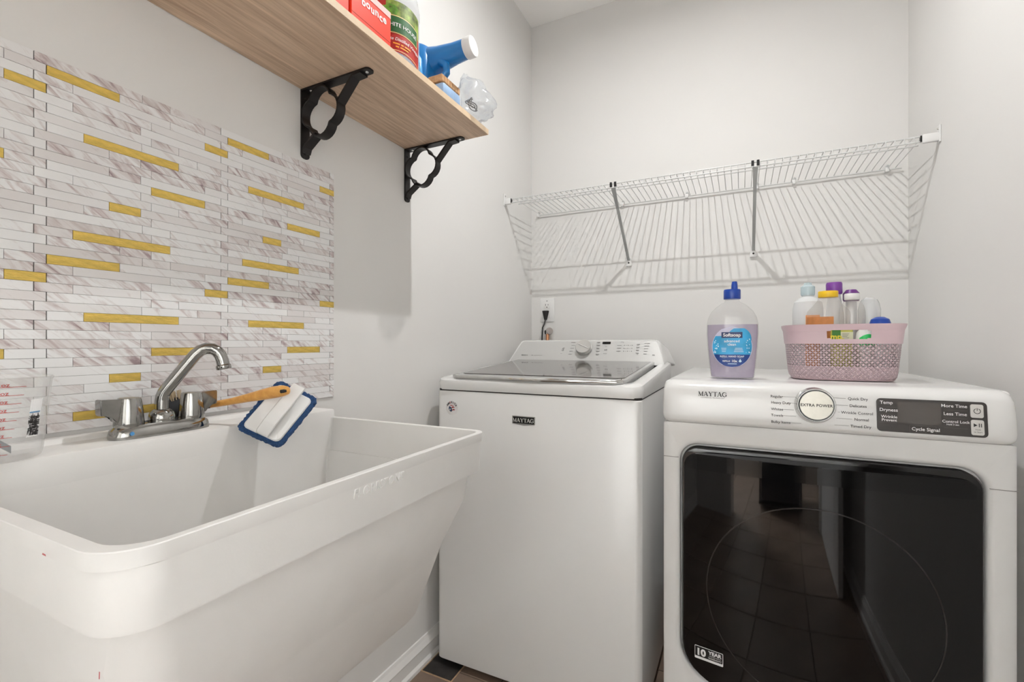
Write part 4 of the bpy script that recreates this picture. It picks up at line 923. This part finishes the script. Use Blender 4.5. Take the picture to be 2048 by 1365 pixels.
def ex2(t, c):
    bm = bmesh.new(); pr = [(.0425, 0.1145), (.0425, 0.1597)]
    for i in range(16):
        a0, a1 = PI*.93+i*PI*.62/16, PI*.93+(i+1)*PI*.62/16; add_poly(bm, [(a0, .105), (a1, .105), (a1, .164), (a0, .164)], lambda a, z: (c.x+.0418*1.22*math.cos(a), c.y+.0418*.82*math.sin(a), c.z+z))
    obj('paper_label', bm, mat('kraft_label', (190, 124, 70), .6, var=.14, vscale=60), t)
bottle('yellow_cap_bottle', 'clear empty bottle with yellow cap and kraft brown label in the basket', (.2144, 1.530, zb0), [(.038, 0.0000), (.041, 0.0050), (.041, 0.0850), (.0415, 0.1700), (.040, 0.1800), (.030, 0.1940), (.0215, 0.2080), (.0195, 0.2120), (.0195, 0.2200)], clear2,
       mat('yellow_cap', (228, 186, 32), .35), [(.0225, 0.2180), (.0235, 0.2200), (.0235, 0.2330), (.0225, 0.2350), (.001, 0.2355)], sx=1.22, sy=.82, extra=ex2)
bottle('white_cap_bottle', 'clear ribbed bottle with white screw cap beside the yellow capped one', (.2765, 1.5760, zb0), [(.027, 0.0000), (.030, 0.0050), (.030, 0.1200), (.030, 0.1790), (.027, 0.1950), (.021, 0.2060), (.0155, 0.2110), (.0155, 0.2170)], clear2, white_p, [(.0175, 0.2130), (.0182, 0.2150), (.0182, 0.2280), (.0172, 0.2300), (.001, 0.2305)])
bottle('blue_disc_cap_bottle', 'small bottle with a round royal blue lid peeking over the basket rim', (.3365, 1.5645, zb0), [(.020, 0), (.0235, .005), (.0235, .10), (.0225, .118), (.021, .122)], mat('white_bottle', (225, 228, 228), .35), cap_b, [(.022, .120), (.0235, .123), (.0235, .146), (.020, .157), (.010, .163), (.001, .164)])
ob = obj('orange_carton', B(.166, .200, 1.5632, 1.5654, zb0, ZD+.178, r=.0005, seg=1), mat('orange_card', (226, 140, 40), .5), smooth=False, base=(.183, 1.5643, zb0)); tag(ob, 'thin orange carton between milky jug and yellow capped bottle', 'carton')
gb = thing('green_label_bottle', 'short bottle with green and yellow label behind the basket hand slot', 'bottle', (.262, 1.485, zb0))
obj('bottle_body', B(.214, .262, 1.4735, 1.4945, zb0, zb0+.135, r=.008), mat('yellow_green_bottle', (196, 196, 96), .4), gb)
obj('label_green', B(.2155, .234, 1.4722, 1.4740, zb0+.095, zb0+.128), mat('label_green', (62, 128, 48), .5), gb, smooth=False)
obj('label_cream', B(.234, .2605, 1.4722, 1.4740, zb0+.095, zb0+.122), mat('label_cream', (206, 206, 176), .5), gb, smooth=False)
letters('mp.', .020, gb, mat('yellow_print', (226, 206, 50), .5), plane((.226, 1.4720, zb0+.103), (1, 0, 0), (0, 0, 1), .0006), bold=.03)
bm = bmesh.new()
for q in range(6): add_poly(bm, [(.237, .116-q*.0034), (.252-.002*(q % 3), .116-q*.0034), (.252-.002*(q % 3), .1172-q*.0034), (.237, .1172-q*.0034)], lambda x, z: (x, 1.4716, zb0+z))
obj('fine_print', bm, print_g, gb, smooth=False)
gg = thing('bright_green_bottle', 'bright green and white bottle seen through the right end of the hand slot', 'bottle', (.292, 1.485, zb0))
obj('bottle_body', lathe(bmesh.new(), [(.019, 0), (.0205, .004), (.0205, .10), (.018, .120), (.010, .132), (.001, .133)], (.290, 1.4955, zb0), 24), white_p, gg)
bm = bmesh.new()
for i in range(14):
    a0, a1 = PI*1.25+i*PI*.62/14, PI*1.25+(i+1)*PI*.62/14; w0, w1 = .094+.010*math.sin(i/14*PI), .094+.010*math.sin((i+1)/14*PI)
    add_poly(bm, [(a0, .085), (a1, .085), (a1, w1+.012), (a0, w0+.012)], lambda a, z: (.290+.0209*math.cos(a), 1.4955+.0209*math.sin(a), zb0+z))
obj('green_swoosh', bm, mat('vivid_green', (46, 200, 104), .4), gg)
# ================================================================== THINGS ON THE WOODEN SHELF
ZP = ZST+.0003
red = mat('orange_red_card', (232, 62, 36), .4, var=.03)
def carton(x0, x1, y0, y1, h, label, name):
    t = thing(name, label, 'box', ((x0+x1)/2, (y0+y1)/2, ZP)); obj('carton', B(x0, x1, y0, y1, ZP, ZP+h, r=.0008, seg=1), red, t, smooth=False); return t
bo = carton(-.82, -.712, .707, .8255, .0885, 'orange red dryer sheet box with white lettering on the shelf', 'dryer_sheet_box')
bf = lambda y, z, e=.0008: plane((-.712, y, ZP+z), (0, 1, 0), (0, 0, 1), e)
bm = bmesh.new(); add_poly(bm, [(-.058, .030), (.058, .030), (.058, .0440), (-.058, .0440)], lambda a, b: bf(.7665, .044)(a, b)); obj('white_flash', bm, mat('pink_fade', (244, 190, 186), .45), bo, smooth=False)
for i, (ch, y) in enumerate(zip('bounce', (.7405, .7535, .7670, .7800, .7925, .8045))): letters(ch, .0235, bo, print_w, bf(y, .051+(.0015 if i % 2 else -.001)), bold=.03)
obj('fold_line', B(-.7122, -.7116, .708, .825, ZP+.0195, ZP+.0203), mat('dark_red_line', (140, 36, 26), .6), bo, smooth=False)
letters('A', .008, bo, print_w, bf(.792, .006), align='LEFT'); 
bm = bmesh.new()
for y0, y1, z in ((.799, .818, .009), (.799, .814, .006), (.715, .724, .070), (.715, .728, .060), (.717, .726, .056)): add_poly(bm, [(y0, z), (y1, z), (y1, z+.0010), (y0, z+.0010)], lambda a, b: bf(0, b, .0008)(a, 0))
obj('fine_print', bm, print_w, bo, smooth=False)
b2 = carton(-.83, -.716, .590, .7035, .086, 'plain red box at the left of the lettered dryer sheet box', 'red_box')
# vinegar jug
VX, VY, VR = -.791, .9125, .0745
vj = thing('vinegar_jug', 'clear gallon jug with red and green vinegar label on the shelf', 'jug', (VX, VY, ZP))
obj('jug_body', lathe(bmesh.new(), [(.066, 0), (.072, .004), (VR, .012), (VR, .035), (VR-.0015, .038), (VR-.0015, .155), (VR, .158), (VR, .17), (.070, .195), (.055, .225), (.035, .245), (.019, .255), (.018, .270)], (VX, VY, ZP), 44), clear_mat('jug_plastic', (246, 248, 250), (238, 240, 240), .35, .06, .1), vj)
obj('cap', lathe(bmesh.new(), [(.020, .262), (.0205, .264), (.0205, .282), (.001, .283)], (VX, VY, ZP), 24), white_p, vj)
va = math.radians(-40)     # label centre direction
def vm(e): return lambda x, z, q=0: Vector((VX+(VR+e)*math.cos(va+x/VR), VY+(VR+e)*math.sin(va+x/VR), ZP+z))
def vpatch(fn0, fn1, x0, x1, m, e, name, par, n=24):
    bm = bmesh.new()
    for i in range(n):
        a, b = x0+(x1-x0)*i/n, x0+(x1-x0)*(i+1)/n; add_poly(bm, [(a, fn0(a)), (b, fn0(b)), (b, fn1(b)), (a, fn1(a))], vm(e))
    return obj(name, bm, m, par)
vl = vpatch(lambda x: .030-3*x*x, lambda x: .150-2*x*x, -.075, .075, mat('vinegar_red', (176, 40, 30), .45, var=.12, vscale=20), .0006, 'label', vj)
cream = mat('label_cream_edge', (232, 208, 150), .5)
vpatch(lambda x: .033-3*x*x, lambda x: .0345-3*x*x, -.073, .073, cream, .0010, 'label_rule', vl)
vpatch(lambda x: .0985-2*x*x, lambda x: .150-2*x*x, -.020, .074, mat('vegetable_print', (120, 140, 60), .5, var=.9, vscale=45), .0009, 'label_picture', vl)
vpatch(lambda x: .073-2.5*x*x-.10*max(0, -x-.02), lambda x: .1155-2.5*x*x+.10*max(0, -x-.02), -.036, .066, cream, .0012, 'banner_edge', vl)
vpatch(lambda x: .0755-2.5*x*x-.10*max(0, -x-.02), lambda x: .113-2.5*x*x+.10*max(0, -x-.02), -.0335, .064, mat('banner_green', (36, 96, 44), .45), .0016, 'banner', vl)
def vt(s, size, x, z, m=print_w, par=None, **k): letters(s, size, par or vl, m, lambda a, b, c=0: vm(.0022)(x+a, z+b-2.5*(x+a)**2), **k)
vt('WHITE HOUSE', .0128, .0175, .089, bold=.01); vt('White Distilled Vinegar', .0105, .020, .056, shear=.25, bold=.008)
for x0_, x1_, z_ in ((-.004, .012, .0475), (.015, .021, .0475), (.024, .040, .0475), (.002, .010, .0405), (.013, .034, .0405)):
    vpatch(lambda x: z_-2.5*x*x, lambda x: z_+.0032-2.5*x*x, x0_, x1_, mat('amber_print', (236, 160, 40), .5), .0018, 'fine_print', vl, 4)
# leafy greens and beet printed on the label
bm = bmesh.new()
for q in range(26):
    x, z = -.012+random.uniform(-.016, .016), .128+random.uniform(-.010, .010); r_ = random.uniform(.003, .007); add_poly(bm, [(x+r_*math.cos(t*PI/4), z+r_*math.sin(t*PI/4)*(1 if t % 2 else .6)) for t in range(8)], vm(.0018+q*.00002))
obj('leaf_print', bm, mat('leaf_green', (92, 142, 44), .5, var=.5, vscale=90), vl, smooth=False)
bm = bmesh.new(); add_poly(bm, [(-.046+.010*math.cos(t*PI/8), .106+.018*math.sin(t*PI/8)) for t in range(16)], vm(.0011)); obj('beet_print', bm, mat('beet_purple', (84, 30, 60), .5), vl, smooth=False)
# blue detergent jug
DJ = Vector((-.862, 1.092, ZP))
dj = thing('detergent_jug', 'blue detergent jug with side spout and white cap on the shelf', 'jug', DJ)
blue = mat('detergent_blue', (24, 116, 184), .28, var=.08, coat=.2)
def dl(x0, x1, hy, z, r): return [(a, b, ZP+z) for a, b in rrect(DJ.x+x0, DJ.x+x1, DJ.y-hy, DJ.y+hy, r, 6)]
obj('jug_body', loft(bmesh.new(), [dl(-.090, .078, .050, 0, .02), dl(-.095, .084, .056, .006, .03), dl(-.095, .085, .057, .10, .03), dl(-.093, .084, .056, .140, .032), dl(-.085, .076, .050, .172, .034), dl(-.06, .055, .036, .190, .03), dl(-.035, .032, .02, .194, .018)]), blue, dj)
na, nb = DJ+Vector((.050, 0, .140)), DJ+Vector((.186, .004, .152))
obj('neck', tube(bmesh.new(), [na+Vector((-.04, 0, -.01)), na, na+(nb-na)*.35, na+(nb-na)*.7, nb], [.050, .046, .034, .0275, .0255], 24), blue, dj)
dn = (nb-na).normalized()
obj('cap', lathe(bmesh.new(), [(.0262, -.004), (.0275, -.002), (.0275, .017), (.0262, .020), (.001, .0205)], nb, 28, axis=dn), white_p, dj)
obj('handle_loop', tube(bmesh.new(), [na+Vector((.055, -.012, -.010)), na+Vector((.078, -.012, -.028)), na+Vector((.079, -.012, -.048)), na+Vector((.060, -.012, -.066)), na+Vector((.024, -.012, -.074))], [.013, .011, .010, .011, .013], 14), blue, dj)
obj('grip_ridge', tube(bmesh.new(), [DJ+Vector((.050, -.054, .150)), DJ+Vector((.066, -.056, .12)), DJ+Vector((.070, -.056, .07)), DJ+Vector((.066, -.054, .02))], [.007, .009, .009, .006], 12), mat('handle_blue', (92, 168, 222), .25, coat=.2), dj)
o = obj('label', B(DJ.x-.070, DJ.x+.028, DJ.y-.0585, DJ.y-.0565, ZP+.012, ZP+.150, r=.0006, seg=1), mat('pale_blue_label', (150, 190, 224), .4), dj, smooth=False)
bm = bmesh.new()
for q in range(6):
    c_ = (DJ.x+.008, ZP+.132-q*.021)
    for i in range(14):
        t0, t1 = 2*PI*i/14, 2*PI*(i+1)/14; add_poly(bm, [(c_[0]+r_*math.cos(t), c_[1]+r_*math.sin(t)) for r_, t in ((.0035, t0), (.0065, t0), (.0065, t1), (.0035, t1))], lambda a, b: (a, DJ.y-.0592, b))
obj('label_circles', bm, mat('pink_red_print', (206, 70, 90), .5), o, smooth=False)
# plastic bag with a wooden block and blue packet at the end of the shelf
bc = Vector((-.722, 1.182, ZP))
bg = thing('clear_plastic_bag', 'crumpled clear plastic bag hanging over the right end of the shelf edge', 'plastic bag', bc)
bm = bmesh.new(); bmesh.ops.create_icosphere(bm, subdivisions=4, radius=1.)
for v in bm.verts:
    p = v.co.copy(); n_ = noise.noise(p*2.3)+.6*noise.noise(p*5.1+Vector((3, 1, 7)))+.35*abs(noise.noise(p*9))
    s_ = 1+.32*n_
    q = Vector((p.x*.034*s_, p.y*.058*s_, p.z*.038*s_))
    if p.z > .1: q += Vector((-.006, -.012, .052))*(p.z-.1)*(1 if p.y < .3 else .4)
    if p.x > .2: q += Vector((.040, .010, -.004))*(p.x-.2)
    v.co = bc+Vector((.004, .006, .040))+q
    v.co.z = max(ZP+.0005 if v.co.x < SX1+.002 else ZP-.012, v.co.z)
obj('bag_film', bm, clear_mat('bag_film', (247, 249, 251), (240, 242, 244), .16, .16, .12), bg, angle=180)
wb = thing('wooden_block', 'small ribbed wooden block on a pale blue packet beside the plastic bag', 'block', (-.729, 1.062, ZP+.0345))
kraft = wood_mat('pale_wood', (176, 132, 92), (206, 164, 120), (90, 20, 90))
for k in range(7): obj('rib', B(-.752, -.706, 1.019+k*.0126, 1.019+k*.0126+.0114, ZP+.0345, ZP+.0525, r=.0015, seg=1), kraft, wb, smooth=False)
o = obj('blue_packet', B(-.760, -.704, 1.022, 1.108, ZP+.0005, ZP+.034, r=.008), mat('pale_blue_packet', (150, 178, 212), .4, var=.15, vscale=30), base=(-.732, 1.065, ZP)); tag(o, 'pale blue packet under the ribbed wooden block beside the plastic bag', 'packet')
bm = tube(bmesh.new(), [Vector((-.716+.010*math.sin(t*1.3), 1.185+.022*math.cos(t*.9)*(1-t*.02), ZP+.040+.010*math.sin(t*.7)+.0008*t)) for t in [i*.5 for i in range(40)]], .0016, 5)
o = obj('grey_cord_coil', bm, mat('grey_cord', (92, 92, 92), .6), base=(-.716, 1.185, ZP+.034)); tag(o, 'tangled grey cord in the plastic bag at the shelf end', 'cord')
# ================================================================== PAD UNDER THE WASHER CORNER
pd = thing('rubber_pad', 'black rubber pad on a tan board under the front corner of the washer', 'pad', (-.92, 1.325, 0))
f4 = [(-.978, 1.283), (-.853, 1.283), (-.855, 1.395), (-.978, 1.395)]
obj('tan_board', prism(bmesh.new(), f4, lambda a, b: (a, b, .0002), lambda a, b: (a, b, .0012)), mat('tan_board', (168, 140, 112), .7, var=.2, vscale=40), pd, smooth=False)
obj('rubber_top', prism(bmesh.new(), [(a+(.005 if a < -.9 else -.005), b+(.005 if b < 1.3 else -.004)) for a, b in f4], lambda a, b: (a, b, .0012), lambda a, b: (a, b, .0024)), mat('scuffed_rubber', (38, 35, 33), .55, var=.5, vscale=30), pd, smooth=False)
